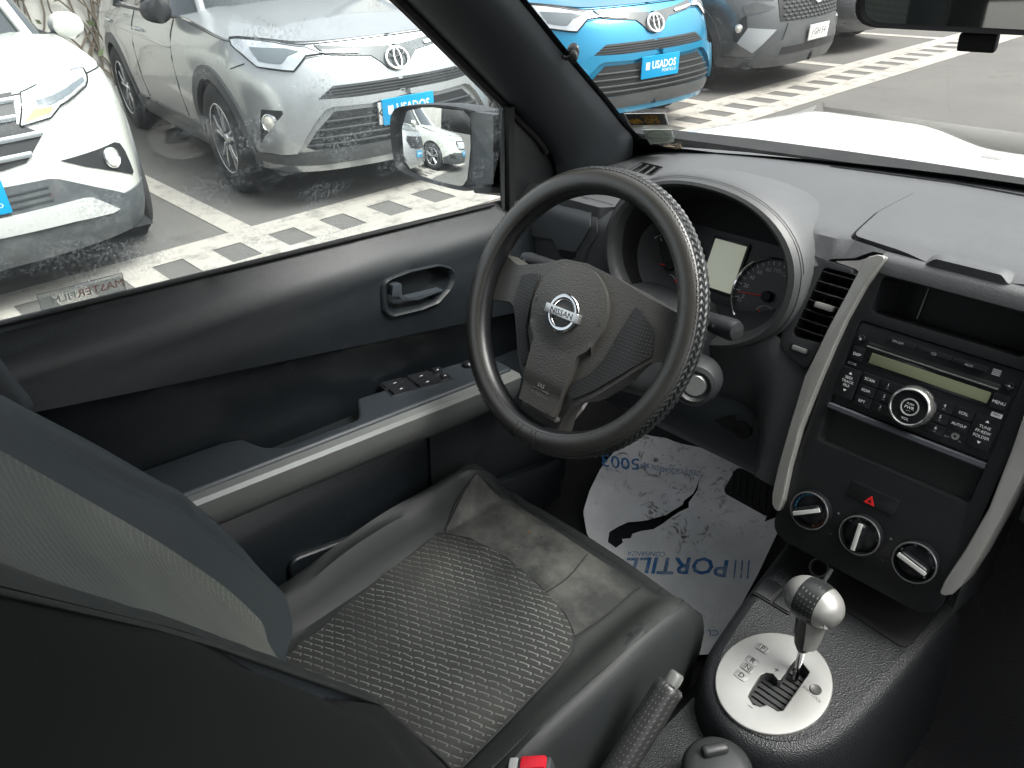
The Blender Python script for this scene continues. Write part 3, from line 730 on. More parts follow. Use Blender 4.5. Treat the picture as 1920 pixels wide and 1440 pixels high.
# =================================================================== steering column
sc_ = thing('steering_column', 'dark column shroud with ignition barrel and two stalks behind the wheel', 'steering column', (-.37, .1, 1.0))
cl_ = []
for d, wu, wv, vo in ((.035, .055, .050, -.01), (.05, .066, .062, -.014), (.10, .075, .070, -.018), (.16, .082, .078, -.014), (.24, .088, .085, 0)):
    cl_.append([WH.p(a, b + vo, -d) for a, b in rpoly([(-wu, -wv), (wu, -wv), (wu * .9, wv * .8), (-wu * .9, wv * .8)], .03, 5)])
loft('shroud', cl_, plastic, sc_, cap0=True, cap1=True)
ig = un(1303, 722, 'y', .035)
fi = Fr(ig, (.93, .30, .2), (-.2, .1, .97))
fi = Fr(ig, (.86, .5, 0), (-.1, .17, .95))
lathe('ignition_barrel', fi, [(.0001, .004), (.014, .004), (.016, .002), (.0165, -.006)], M('barrel_metal', (.45, .46, .45), .3, metal=.8), sc_, 28)
lathe('barrel_collar', fi, [(.0165, .001), (.022, .006), (.028, .004), (.033, -.006), (.036, -.03)], plastic, sc_, 32)
def stalk(name, a, b, r0, r1, mk):
    a, b = V3(a), V3(b); d = (b - a); L = d.length; f = Fr(a, d.cross(V3((0, 0, 1))), d.cross(V3((0, 0, 1))).cross(d) * -1)
    t = d.normalized(); U = t.cross(V3((0, 0, 1))).normalized(); W_ = U.cross(t)
    f = Fr(a, U, W_, t)
    s = lathe(name, f, [(.0001, 0), (r0 * .8, .0), (r0, L * .35), (r0 * 1.02, L * .36), (r1, L * .9), (r1 * .8, L * .98), (.0001, L)], plastic, sc_, 24)
    g = Fr(a + t * (L * .62) + U * 0, t, -V3((0, -.45, .9)).cross(t).cross(t) if False else V3((0, .45, .9)))
    return s, t
E_ = un(1384, 622, 'x', -.215); S_ = V3((-.31, E_.y + .02, E_.z - .012))
rs, t = stalk('wiper_stalk', S_, E_, .0125, .0155, None)
g = Fr(E_ + V3((-.030, -.0148, .004)), (1, -.1, .05), (0, .15, 1))
txt('stalk_symbol', '▫', g, .012, white_ink, rs); txt('stalk_symbol', '· ·', g.at(-.014, 0), .012, white_ink, rs)
E_ = un(978, 484, 'x', -.56); S_ = V3((-.44, E_.y + .03, E_.z - .01))
ls, t = stalk('light_stalk', S_, E_, .010, .0125, None)
g = Fr(E_ + V3((.022, -.0127, .004)), (-1, .2, 0), (0, 0, 1)); g = Fr(E_ + V3((.020, -.0132, .003)), (1, .05, -.03), (0, .1, 1))
txt('stalk_symbol', '*', g, .014, white_ink, ls); txt('stalk_symbol', 'oo', g.at(.02, -.003), .008, white_ink, ls)

# =================================================================== lower dash, pedals, floor
kn = thing('knee_panel', 'curved grey trim panel under the steering column with a dark round hole', 'trim panel', (-.4, .25, .8))
lo = []
for x in (-.70, -.6, -.45, -.3, -.2, -.135):
    lo.append([V3((x, y, z)) for y, z in ((.205, .93), (.185, .90), (.178, .86), (.19, .80), (.225, .755), (.27, .735), (.34, .74))])
KN = loft('panel', lo, M('knee_plastic', (.045, .055, .062), .5, bump=(900, .3, 'noise', .0005)), kn, closed=False)
hp = un(1390, 806, 'y', .176)
slab('screw_hole', Fr(hp, (1, 0, 0), (0, .05, 1)), ell(0, 0, .017, .014, 20), -.004, .002, rubber, kn, .001)
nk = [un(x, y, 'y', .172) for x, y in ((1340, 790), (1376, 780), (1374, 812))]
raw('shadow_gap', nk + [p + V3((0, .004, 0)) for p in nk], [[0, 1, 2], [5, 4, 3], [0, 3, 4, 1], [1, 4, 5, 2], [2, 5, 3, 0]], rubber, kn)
body = thing('passenger_car', 'white car shell round the cabin with dark pillar trim, bonnet and carpet', 'car', (0, 0, .4))
carpet = M('carpet', (.012, .013, .015), .95, bump=(500, 1, 'noise', .003))
def zfl(x, y): return .455 + .0 * x + .62 * sm(.30, .75, y) * .6 + .10 * sm(.05, .35, y)
patch('carpet', lambda x, y: V3((x, y, zfl(x, y))), [(-.74, -1.5), (.74, -1.5), (.74, .72), (-.74, .72)], carpet, body, res=.05, thick=.03)
FLR = lambda x, y: V3((x, y, zfl(x, y) + .004 + .010 * math.sin(9 * x + 5 * y) ** 2 + .0025 * math.sin(41 * x - 17 * y) * math.sin(23 * x + 31 * y) + .04 * sm(-.50, -.62, x)))
def hitf(px, py):
    p = rh(px, py, lambda q: q.z - FLR(q.x, q.y).z); return (p.x, p.y)
mt = thing('paper_floor_mat', 'torn and scuffed white paper floor mat printed in blue, driver footwell', 'floor mat', (-.38, .2, .47))
mpx = [(1160, 838), (1200, 812), (1250, 822), (1330, 845), (1480, 905), (1510, 960), (1465, 985), (1420, 1080), (1338, 1228), (1278, 1231), (1230, 1230), (1150, 1080), (1100, 1000), (1093, 960), (1105, 920), (1125, 880)]
mpo = [hitf(*p) for p in mpx]
mpo = [(max(-.66, min(-.135, x)), y) for x, y in mpo]
tear = [(870, 712), (880, 655), (930, 625), (985, 600), (1090, 590), (1200, 560), (1290, 505), (1300, 480), (1350, 440), (1370, 400), (1387, 352), (1375, 420), (1325, 490), (1325, 520), (1270, 545), (1180, 610), (1130, 640), (1060, 650), (1010, 665), (1000, 690), (950, 695), (955, 715), (915, 745)]
tr = [hitf(850 + x / 3, 780 + y / 3) for x, y in tear]
pap = bpy.data.materials.new('scuffed_paper'); pap.use_nodes = True
n = pap.node_tree.nodes; l = pap.node_tree.links; b = n['Principled BSDF']; b.inputs['Roughness'].default_value = .7
tc = n.new('ShaderNodeTexCoord')
def nz(scale, det, lo_, hi_, rough=.6, dist=0.0, st=None):
    t = n.new('ShaderNodeTexNoise'); t.inputs['Scale'].default_value = scale; t.inputs['Detail'].default_value = det; t.inputs['Roughness'].default_value = rough; t.inputs['Distortion'].default_value = dist
    if st:
        m_ = n.new('ShaderNodeMapping'); m_.inputs['Scale'].default_value = st; l.new(tc.outputs['Object'], m_.inputs[0]); l.new(m_.outputs[0], t.inputs['Vector'])
    else: l.new(tc.outputs['Object'], t.inputs['Vector'])
    r = n.new('ShaderNodeMapRange'); r.inputs[1].default_value = lo_; r.inputs[2].default_value = hi_; l.new(t.outputs['Fac'], r.inputs[0]); return r.outputs[0]
big = nz(5, 2, .46, .60); scr = nz(30, 9, .54, .62, .75, 1.8); sm_ = nz(14, 3, .4, .8)
mu = n.new('ShaderNodeMath'); mu.operation = 'MULTIPLY'; l.new(big, mu.inputs[0]); l.new(scr, mu.inputs[1])
mu2 = n.new('ShaderNodeMath'); mu2.operation = 'MULTIPLY'; mu2.inputs[1].default_value = .75; mu2.inputs[1].default_value = 1.0; l.new(mu.outputs[0], mu2.inputs[0])
x1 = n.new('ShaderNodeMix'); x1.data_type = 'RGBA'; x1.inputs['A'].default_value = (.86, .88, .89, 1); x1.inputs['B'].default_value = (.70, .72, .72, 1); l.new(sm_, x1.inputs['Factor'])
x2 = n.new('ShaderNodeMix'); x2.data_type = 'RGBA'; l.new(x1.outputs['Result'], x2.inputs['A']); x2.inputs['B'].default_value = (.10, .095, .08, 1); l.new(mu2.outputs[0], x2.inputs['Factor'])
l.new(x2.outputs['Result'], b.inputs['Base Color'])
patch('sheet', FLR, rpoly(mpo, .02, 3), pap, mt, holes=[tr], res=.016, off=.003, thick=.0006)
blue = M('blue_ink', (.02, .16, .42), .6, dust=((.6, .62, .62), .9, 30))
def mattext(s, a, b_, hpx, bold=0.0, nm='lettering'):
    """print running from sight point a to b_, letters hpx pixels high"""
    A, B = V3(FLR(*hitf(*a))), V3(FLR(*hitf(*b_))); mid = ((a[0] + b_[0]) / 2, (a[1] + b_[1]) / 2)
    T0, T1 = V3(FLR(*hitf(mid[0], mid[1] + hpx / 2))), V3(FLR(*hitf(mid[0], mid[1] - hpx / 2)))
    U = (B - A); L = U.length; U.normalize(); nn = V3((0, 0, 1)); W = nn.cross(U).normalized(); H = abs((T1 - T0).dot(W)) or .02
    o = txt(nm, s, FLAT, 1.0, blue, mt, bold=bold)
    xs = [v.co.x for v in o.data.vertices]; ys = [v.co.y for v in o.data.vertices]
    for v in o.data.vertices:
        fx = (v.co.x - min(xs)) / (max(xs) - min(xs)); fy = (v.co.y - min(ys)) / (max(ys) - min(ys))
        q = A + U * (L * fx) + W * (H * (fy - .5)); v.co = V3((q.x, q.y, FLR(q.x, q.y).z + .0042))
    return o
mattext('PORTILLO', (1363, 1070), (1135, 1057), 32, .02)
for k in range(3):
    pass
mattext('I I I', (1404, 1071), (1376, 1070), 34, .01)
mattext('CONFIANZA', (1247, 1043), (1176, 1040), 9)
mattext('*5003', (1216, 872), (1128, 866), 24, .01)
mattext('DESDE CELULARES AL', (1310, 891), (1220, 878), 9)
mattext('LO.CL', (1378, 1190), (1324, 1190), 11)
pd = thing('brake_pedal', 'ribbed black rubber brake pedal hanging over the paper mat', 'pedal', tuple(un(1410, 920, 'z', .60)))
PF = Fr(un(1412, 922, 'y', .30), (1, .02, 0), (0, .55, .83))
pedr = M('pedal_rubber', (.028, .028, .030), .6)
slab('pad', PF, rpoly([(-.052, -.026), (.048, -.03), (.048, .028), (-.046, .03)], .012, 4), -.008, .004, pedr, pd, .003)
for k in range(7):
    f = PF.at(-.04 + .0135 * k, 0, .004); rbox('rib', Fr(f.O, f.U * .95 + f.V * .3, f.V * .95 - f.U * .3), .004, .042, .006, pedr, pd, .001, 1)
tube('arm', [PF.p(.02, .02, -.008), PF.p(.02, .08, -.06), PF.p(.02, .2, -.10), PF.p(.02, .34, -.08)], .007, rubber, pd, 8)
# =================================================================== centre console
co = thing('centre_console', 'black grained plastic console between the front seats', 'console', (0, 0, .45))
def zc(y): return .700 + .13 * (y + .08) + .05 * sm(.05, .16, y) * 0
cons = [(-.112, .16), (-.106, .06), (-.098, -.03), (-.088, -.09), (-.062, -.135), (-.02, -.160), (.025, -.158), (.06, -.135), (.085, -.09), (.098, -.02), (.108, .08), (.116, .18)]
cons = spl(cons, 5)
def cl(off, dz):
    o = []
    c = V3((0, -.03))
    for i, (x, y) in enumerate(cons):
        a, b_ = cons[max(i - 1, 0)], cons[min(i + 1, len(cons) - 1)]
        t = V3((b_[0] - a[0], b_[1] - a[1])).normalized(); nx, ny = t[1], -t[0]
        # outward: away from centre line
        if (x * nx + (y + .0) * ny) < 0: nx, ny = -nx, -ny
        o.append(V3((x + nx * off, y + ny * off, zc(y) + dz)))
    return o
congr = M('console_grain', (.016, .0175, .019), .40, bump=(520, .8, 'voro', .0009), vary=(8, .4, (.021, .023, .025)))
loft('console_side', [cl(-.012, .000), cl(-.004, -.002), cl(.003, -.008), cl(.008, -.02), cl(.012, -.045), cl(.018, -.12), cl(.026, -.27)], congr, co, closed=False)
top2 = [(p.x, p.y) for p in cl(-.0115, 0)]
GT = Fr((-.006, -.074, zc(-.074)), (1, 0, 0), (0, 1, .13))
gate_hole = [GT.px(1250 + .2708 * x, 1050 + .2708 * y, .004) for x, y in ((868, 722), (895, 690), (930, 700), (988, 775), (975, 800), (805, 1040), (770, 1045), (695, 1000), (650, 1015), (600, 1000), (566, 950), (575, 920), (650, 800), (690, 780), (735, 788), (770, 832), (790, 830))]
patch('console_top', lambda x, y: V3((x, y, zc(y))), top2, congr, co, res=.014, thick=.003, holes=[ell(-.006, -.074, .050, .058, 28)])
# front cubby, socket and blank switches
cub = Fr((0.03, .135, zc(.135) + .001), (1, 0, 0), (0, 1, .13))
slab('cubby', cub, rpoly([(-.045, -.05), (.065, -.06), (.07, .045), (-.06, .045)], .012, 4), .0, .0012, rubber, co, .0005)
sk = Fr(un(1537, 1065, 'z', .745), (1, 0, 0), (0, .7, .7))
sk_ = lathe('power_socket', sk, [(.009, -.02), (.009, .004), (.0125, .006), (.0155, .004), (.017, -.004)], rubber, co, 24); lathe('socket_edge', sk, [(.0118, .0058), (.0128, .0068), (.0138, .0058)], MATS['slot_lip'], sk_, 24)
for px, py in ((1441, 1108), (1475, 1128)):
    x, y = GT.px(px, py, 0); f = GT.at(x, y, .001)
    bq = slab('switch_blank', f, rect(-.0125, .0125, -.017, .017, .002), -.003, .004, radiom, co, .0015)
    slab('switch_frame', f, rect(-.0145, .0145, -.019, .019, .0025), -.003, .0018, rubber, bq, .0006)
tube('cubby_post', [ST.p(-.02, -.066, -.002), ST.p(-.024, -.105, .01)], .003, M('post_plastic', (.10, .105, .105), .4), co, 8)
# rear tunnel
loft('tunnel', [[V3((x, y, z)) for x, z in ((-.125, .45), (-.115, .60), (-.09, .635), (0, .645), (.09, .635), (.115, .60), (.125, .45))] for y in (-.9, -.5, -.3, -.16, -.06)], congr, co, closed=False)

# =================================================================== gear selector
gs = thing('gear_selector', 'automatic gear lever with silver and perforated black knob over silver gate plate', 'gear lever', tuple(GT.O))
satin = M('satin_silver', (.36, .36, .345), .36, metal=.5, vary=(16, .5, (.41, .41, .39)))
gp = slab('gate_plate', GT, ell(0, 0, .0685, .0785, 60, rad(-8)), -.002, .0042, satin, gs, .0022, 3, holes=[gate_hole])
loft('gate_well', [[GT.p(a, b, .004) for a, b in gate_hole], [GT.p(a, b, -.012) for a, b in gate_hole]], M('well_plastic', (.055, .057, .058), .5), gp)
ys = [p[1] for p in gate_hole]; xs = [p[0] for p in gate_hole]
for k in range(13):
    v = min(ys) - .004 + (max(ys) - min(ys) + .008) * k / 12
    rbox('shutter_rib', GT.at(sum(xs) / len(xs), v, -.013), max(xs) - min(xs) + .012, (max(ys) - min(ys)) / 14, .003, M('shutter', (.035, .037, .037), .5) if k == 0 else MATS['shutter'], gp, .0008, 1)
for s_, px, py in (('P', 1430, 1216.5), ('R', 1411, 1240), ('N', 1401.5, 1253), ('D', 1390, 1267.5), ('+', 1456, 1257), ('–', 1407.5, 1324.5)):
    u, v = GT.px(px, py, .0042)
    if s_ in 'PRND':
        pl_ = slab('gear_mark', GT.at(u, v), rect(-.0095, .0085, -.0056, .0056, .004), .0035, .0052, satin, gp, .0006)
        if s_ in 'PN':
            slab('mark_frame', GT.at(u, v), rect(-.0055, .0055, -.0050, .0050, .001), .0050, .00535, dark_ink, pl_, 0)
            slab('mark_field', GT.at(u, v), rect(-.0047, .0047, -.0042, .0042, .0008), .0051, .00555, satin, pl_, 0)
        txt('lettering', s_, GT.at(u, v, .0057), .0105, dark_ink, pl_, bold=.00015)
    else: txt('lettering', s_, GT.at(u, v, .0045), .014, dark_ink, gp)
u, v = GT.px(1529, 1293, .0042)
lathe('shift_lock', GT.at(u, v, 0), [(.0001, .0052), (.0055, .0053), (.0066, .0060), (.0078, .0042)], M('lock_cap', (.08, .08, .078), .4), gp, 20)
u, v = GT.px(1522, 1302, .0042); txt('lettering', 'SHIFT LOCK', GT.at(u, v, .0045, rad(-12)), .0052, dark_ink, gp)
H = un(1526, 1128, 'x', .004)                       # centre of the head
B0 = GT.p(*GT.px(1493, 1262, 0), 0)
ax = (H - B0).normalized()
tube('lever_rod', [B0 - ax * .01, B0 + ax * .06], .0042, chrome, gs, 14)
lever_blk = bpy.data.materials.new('perforated_leather'); lever_blk.use_nodes = True
dotted(lever_blk, (.022, .024, .024), (.13, .135, .13), .0052, .17, .28, -.6)
# knob: a barrel lying across the car, silver caps, dark middle
KU = V3((.97, -.12, .06)).normalized(); KV = (ax - KU * ax.dot(KU)).normalized(); KF = Fr(H, KU.cross(KV) * -1, KV, KU)
def kr(t, a=.0385, r=.0285): return r * max(0, 1 - abs(t / a) ** 2.3) ** .5
def kpart(name, t0, t1, mat, inset=0.0, par=gs):
    n = 10; pr = [(max(.0001, kr(t0 + (t1 - t0) * k / n) - inset), t0 + (t1 - t0) * k / n) for k in range(n + 1)]
    return lathe(name, KF, pr, mat, par, 36)
kb = kpart('knob_band', -.0135, .0150, lever_blk, -.0003)
kpart('knob_cap', -.0385, -.0135, satin); rc = kpart('knob_cap', .0150, .0385, satin)
slab('knob_dimple', Fr(H + KU * .030 - KV * .010 + KU.cross(KV) * .012, KU.cross(KV), KV - KU * .3), rect(-.007, .007, -.004, .004, .003), .0, .002, M('dimple', (.35, .36, .36), .4, metal=.3), rc, .001)
gl = []
for t, wx, wy, fo in ((-.012, .0155, .0245, 0), (-.03, .0160, .0205, 0), (-.05, .0155, .0165, -.001), (-.066, .0125, .0135, -.002), (-.076, .0075, .0090, -.002)):
    gl.append([H + KV * t + KU * (a * wx + .001) + KU.cross(KV) * (b * wy) for a, b in ell(0, 0, 1, 1, 24)])
gr = loft('grip_neck', gl, M('neck_plastic', (.022, .024, .024), .32), gs, cap1=True)
gl2 = [[p + KU * (.0035 if True else 0) for p in l[19:] + l[:6]] for l in gl[:-1]]
loft('neck_insert', gl2, satin, gr, closed=False)

# =================================================================== hand brake
hbk = thing('hand_brake', 'black perforated leather hand brake grip beside the driver seat', 'hand brake', (-.085, -.32, .66))
h1 = un(1258, 1283, 'x', -.078); h0 = un(1140, 1475, 'x', -.078)
d = (h1 - h0).normalized()
perf = bpy.data.materials.new('brake_leather'); perf.use_nodes = True
dotted(perf, (.030, .031, .031), (.12, .124, .12), .0046, .15, .30, -.6)
tube('grip', [h0, h0 + d * .04, h0 + d * .10, h1 - d * .012, h1 - d * .004, h1], .0185, perf, hbk, 20, scale=lambda t: 1.0 if t < .75 else (1.03 if t < .85 else (1.0 if t < .95 else .8)))
tube('release_button', [h1 - d * .004, h1 + d * .013, h1 + d * .0165], .0098, M('button_grey', (.12, .125, .12), .35), hbk, 16, scale=lambda t: 1 if t < .9 else .78)
tube('grip_seam', [h0 + V3((-.0145, 0, .0085)), h1 - d * .02 + V3((-.0145, 0, .0085))], .0022, M('seam_silver', (.28, .29, .28), .35, metal=.4), hbk, 6)
# lidded tray latch beside the lever
cv = thing('tray_cover', 'small grey plastic cover with a raised ridge behind the gear plate', 'cover', (-.03, -.2, .65))
cf = Fr(un(1345, 1440, 'z', .685), (1, 0, 0), (0, 1, .1))
gcov = M('cover_grey', (.028, .030, .031), .45, bump=(800, .3, 'noise', .0004))
lathe('disc', cf, [(.0001, .008), (.025, .0075), (.036, .004), (.042, -.004), (.044, -.03)], gcov, cv, 36)
rbox('ridge', Fr(cf.p(-.012, .012, .010), (.55, .83, 0), (-.83, .55, 0)), .034, .014, .014, gcov, cv, .006, 3)
# =================================================================== seat belt buckle
bk_ = thing('seat_belt_buckle', 'seat belt buckle with red release button at the seat edge', 'buckle', (-.125, -.42, .72))
bf = Fr(un(998, 1450, 'x', -.125), (.75, .62, .25), (-.25, -.1, .95))
rbox('case', bf, .052, .030, .022, M('buckle_black', (.05, .055, .055), .35), bk_, .005, 3)
rbox('button', bf.at(.006, .014, 0), .030, .012, .0165, M('buckle_red', (.62, .015, .03), .35), bk_, .003)
rbox('tongue_slot', bf.at(-.018, .0155, 0), .010, .004, .017, M('slot_grey', (.35, .36, .36), .4), bk_, .001)

# =================================================================== driver seat
st = thing('driver_seat', 'worn grey cloth driver seat with patterned centre and stained front edge', 'car seat', (-.37, -.3, .46))
cushm = M('cushion_cloth', (.0125, .0150, .0160), .55, bump=(1000, .5, 'noise', .001), vary=(8, .7, (.020, .0225, .0235)))
shadem = M('shaded_side_cloth', (.0055, .0065, .0065), .9, bump=(1000, .4, 'noise', .001))  # side cloth with the near bolster's shade put into its colour
seatm = M('seat_cloth', (.024, .027, .026), .65, bump=(900, .6, 'noise', .0012), vary=(7, .8, (.034, .037, .035)))
sidem = M('seat_side_cloth', (.030, .039, .044), .62, bump=(1200, .4, 'noise', .0008), vary=(8, .6, (.032, .039, .043)))
wornm = M('seat_worn_cloth', (.026, .028, .027), .52, bump=(700, .6, 'noise', .001), vary=(5, .8, (.020, .022, .021)), dust=((.15, .15, .135), .75, 9))
def pat(name, base, alt, line, rot, sr, sp, amt, rough=.8):
    m = bpy.data.materials.new(name); m.use_nodes = True; n = m.node_tree.nodes; l = m.node_tree.links; b = n['Principled BSDF']; b.inputs['Roughness'].default_value = rough
    tc = n.new('ShaderNodeTexCoord'); mp = n.new('ShaderNodeMapping'); mp.inputs['Rotation'].default_value = rot
    dn = n.new('ShaderNodeTexNoise'); dn.inputs['Scale'].default_value = 9; l.new(tc.outputs['Object'], dn.inputs['Vector'])
    ds = n.new('ShaderNodeVectorMath'); ds.operation = 'MULTIPLY_ADD'; ds.inputs[1].default_value = (.005, .005, .005); l.new(dn.outputs['Color'], ds.inputs[0]); l.new(tc.outputs['Object'], ds.inputs[2]); l.new(ds.outputs[0], mp.inputs[0])
    sx = n.new('ShaderNodeSeparateXYZ'); l.new(mp.outputs[0], sx.inputs[0])
    def math_(op, a, bb):
        k = n.new('ShaderNodeMath'); k.operation = op
        for i, v in enumerate((a, bb)):
            if v is None: continue
            if isinstance(v, (int, float)): k.inputs[i].default_value = v
            else: l.new(v, k.inputs[i])
        return k.outputs[0]
    q = math_('DIVIDE', sx.outputs[1], sr); fq = math_('FRACT', q, None); iq = math_('FLOOR', q, None)
    p = math_('ADD', math_('DIVIDE', sx.outputs[0], sp), math_('MULTIPLY', iq, .37)); fp = math_('FRACT', p, None)
    m1 = math_('LESS_THAN', math_('ABSOLUTE', math_('SUBTRACT', fq, .5), None), .075)
    d1 = math_('LESS_THAN', fp, .84)
    t1 = math_('MULTIPLY', math_('LESS_THAN', math_('ABSOLUTE', math_('SUBTRACT', fq, .36), None), .2), math_('LESS_THAN', math_('ABSOLUTE', math_('SUBTRACT', fp, .78), None), .05))
    mk_ = math_('MAXIMUM', math_('MULTIPLY', m1, d1), t1)
    nz_ = n.new('ShaderNodeTexNoise'); nz_.inputs['Scale'].default_value = 6; nz_.inputs['Detail'].default_value = 6; l.new(tc.outputs['Object'], nz_.inputs['Vector'])
    r = n.new('ShaderNodeMapRange'); r.inputs[1].default_value = .35; r.inputs[2].default_value = .7; l.new(nz_.outputs['Fac'], r.inputs[0])
    x = n.new('ShaderNodeMix'); x.data_type = 'RGBA'; x.inputs['A'].default_value = (*base, 1); x.inputs['B'].default_value = (*alt, 1); l.new(r.outputs[0], x.inputs['Factor'])
    fz = n.new('ShaderNodeTexNoise'); fz.inputs['Scale'].default_value = 300; l.new(tc.outputs['Object'], fz.inputs['Vector'])
    wz = n.new('ShaderNodeTexNoise'); wz.inputs['Scale'].default_value = 11; wz.inputs['Detail'].default_value = 4; l.new(tc.outputs['Object'], wz.inputs['Vector'])
    wr_ = n.new('ShaderNodeMapRange'); wr_.inputs[1].default_value = .36; wr_.inputs[2].default_value = .62; wr_.inputs[3].default_value = .35; wr_.inputs[4].default_value = 1.1; l.new(wz.outputs['Fac'], wr_.inputs[0])
    fm = math_('MULTIPLY', math_('MULTIPLY', mk_, wr_.outputs[0]), math_('MULTIPLY', math_('ADD', fz.outputs['Fac'], .3), amt))
    y = n.new('ShaderNodeMix'); y.data_type = 'RGBA'; l.new(x.outputs['Result'], y.inputs['A']); y.inputs['B'].default_value = (*line, 1); l.new(fm, y.inputs['Factor'])
    l.new(y.outputs['Result'], b.inputs['Base Color'])
    wv = math_('ABSOLUTE', math_('SUBTRACT', fq, .5), None)
    bp = n.new('ShaderNodeBump'); bp.inputs['Strength'].default_value = .6; bp.inputs['Distance'].default_value = .0012
    hs = math_('ADD', math_('MULTIPLY', fz.outputs['Fac'], .6), math_('ADD', math_('MULTIPLY', mk_, .7), wv))
    l.new(hs, bp.inputs['Height']); l.new(bp.outputs[0], b.inputs['Normal'])
    return m
insm = pat('seat_insert', (.014, .0155, .015), (.036, .038, .034), (.20, .21, .195), (0, 0, rad(-24)), .0100, .0185, .75)
backm = pat('back_insert', (.085, .093, .083), (.13, .138, .122), (.26, .27, .245), (rad(-115), 0, rad(8)), .0105, .0135, .45)
SX = -.37
def zcu(x, y):
    s = abs(x - SX) / .245
    zb = .700 + .012 * sm(-.5, -.1, y) - .01
    z = zb + (.062 * sm(.67, .82, s) if x < SX else .050 * sm(.62, .88, s)) * sm(.02, -.12, y) * (1 - .3 * sm(-.35, -.5, y))
    z += .012 * sm(.7, .2, 1 - y * 0 - 0) * 0
    z -= .055 * sm(-.085, -.015, y) ** 1.6
    z -= .09 * max(0, (s - .90) / .14) ** 2
    return z
loops = []
ysec = [-.555, -.545] + [-.53 + .0125 * k for k in range(36)] + [-.075, -.06, -.045, -.033, -.022, -.012, -.005]
for y in ysec:
    k = sm(-.14, 0, y); hw = .252 - .03 * k - .012 * sm(-.03, 0, y); l_ = []
    if y < -.5: hw *= .96
    nn = 64
    for i in range(nn + 1):
        t = -1 + 2 * i / nn; x = SX + hw * t
        wr = .0018 * math.sin(34 * y + 9 * t) * sm(.6, .9, abs(t))
        if t < 0:
            for c, a, b, p_, d_, wd in ((-.86, .10, 7, .2, .0075, .045), (-.74, .09, 9, 1.4, .0070, .040), (-.95, .06, 8, 2.5, .0050, .035)):
                wr -= d_ * math.exp(-((t - c - a * math.sin(b * y + p_)) / wd) ** 2) * sm(-.54, -.46, y) * sm(-.03, -.12, y)
        else: wr -= .004 * math.exp(-((t - .80 - .05 * math.sin(8 * y)) / .05) ** 2) * sm(-.1, -.25, y)
        l_.append(V3((x, y + .012 * (1 - t * t) * sm(-.1, 0, y), zcu(SX + (x - SX) * .245 / .245, y) + wr)))
    zt = l_[-1].z
    for a, b in ((.006, -.02), (.004, -.06), (-.004, -.12), (-.01, -.19)): l_.append(V3((SX + hw + a, y, zt + b)))
    for a, b in ((-.01, -.19), (-.004, -.12), (.004, -.06), (.006, -.02)): l_.append(V3((SX - hw - a, y, l_[0].z + b)))
    loops.append(l_)
loft('cushion', loops, cushm, st, cap0=True, cap1=True)
def hitc(px, py):
    p = rh(px, py, lambda q: q.z - zcu(q.x, q.y)); return (p.x, p.y)
csurf = lambda x, y: V3((x, y, zcu(x, y)))
inspx = [(825, 998), (880, 1012), (950, 1050), (1010, 1100), (1060, 1155), (1076, 1190), (1068, 1225), (1040, 1262), (985, 1320), (930, 1378), (868, 1440)]
ins = [hitc(*p) for p in inspx]
insL = [hitc(*p) for p in ((765, 1048), (690, 1110), (600, 1185), (530, 1240))]
inp = ins + [(ins[-1][0] - .02, -.53), (insL[-1][0] + .005, -.53)] + insL[::-1]
inp = [(x, max(-.535, y)) for x, y in inp]
inp = rpoly(inp, .015, 3)
puff = lambda a, b: .0035 + .006 * sm(.0, .05, min(math.hypot(a - q[0], b - q[1]) for q in inp)) - .0035 * sm(.006, .0, abs((b + .38) - .42 * (a + .37)))
patch('seat_insert', csurf, inp, insm, st, res=.013, off=puff, thick=.006)
tube('insert_piping', [csurf(*q) + V3((0, 0, .0030)) for q in resamp(inp, .012)], .0016, rubber, st, 5)
# worn front panel of the cushion, with seams
frp = [hitc(*p) for p in ((893, 884), (960, 915), (1080, 985), (1200, 1062), (1262, 1110))]
fpoly = [hitc(*p) for p in ((830, 1000), (860, 940), (893, 888))] + [(-.50, -.035), (-.37, -.028), (-.24, -.036), (-.185, -.050)] + [hitc(*p) for p in ((1238, 1106), (1150, 1146), (1080, 1195))] + [hitc(*p) for p in inspx[5:0:-1]]
fpoly = rpoly(fpoly, .01, 3)
patch('front_panel', csurf, fpoly, wornm, st, res=.013, off=.0022, thick=.004)
npo = [hitc(*p) for p in ((1084, 1200), (1152, 1151), (1240, 1111))] + [(-.160, -.055), (-.145, -.10), (-.150, -.22), (-.155, -.30), (-.16, -.40), (-.165, -.50)] + [hitc(*p) for p in ((880, 1440), (990, 1325), (1070, 1235))]
patch('side_roll', csurf, rpoly([(min(x, -.142), max(y, -.52)) for x, y in npo], .01, 3), seatm, st, res=.014, off=.0015, thick=.003)
def seam(pxs, name='seam', mat=None, r=.0011, o=.0028):
    q = [hitc(*p) for p in pxs]; tube(name, [csurf(*a) + V3((0, 0, o)) for a in spl(q, 5)], r, mat or rubber, st, 5)
seam([(833, 998), (855, 945), (895, 890)]); seam([(1025, 1113), (1075, 1075), (1130, 1040)]); seam([(1078, 1196), (1150, 1145), (1240, 1105)])
hol = M('foam_hole', (.16, .08, .04), .9)
for px, py, r in ((992, 1000, .0032), (1016, 1009, .0016), (931, 969, .0016), (973, 1028, .0014), (988, 973, .001)):
    x, y = hitc(px, py); slab('burn_hole', Fr(csurf(x, y), (1, 0, 0), (0, 1, 0)), ell(0, 0, r, r * .8, 9), .002, .0031, hol if r > .003 else dark_ink, st, 0)
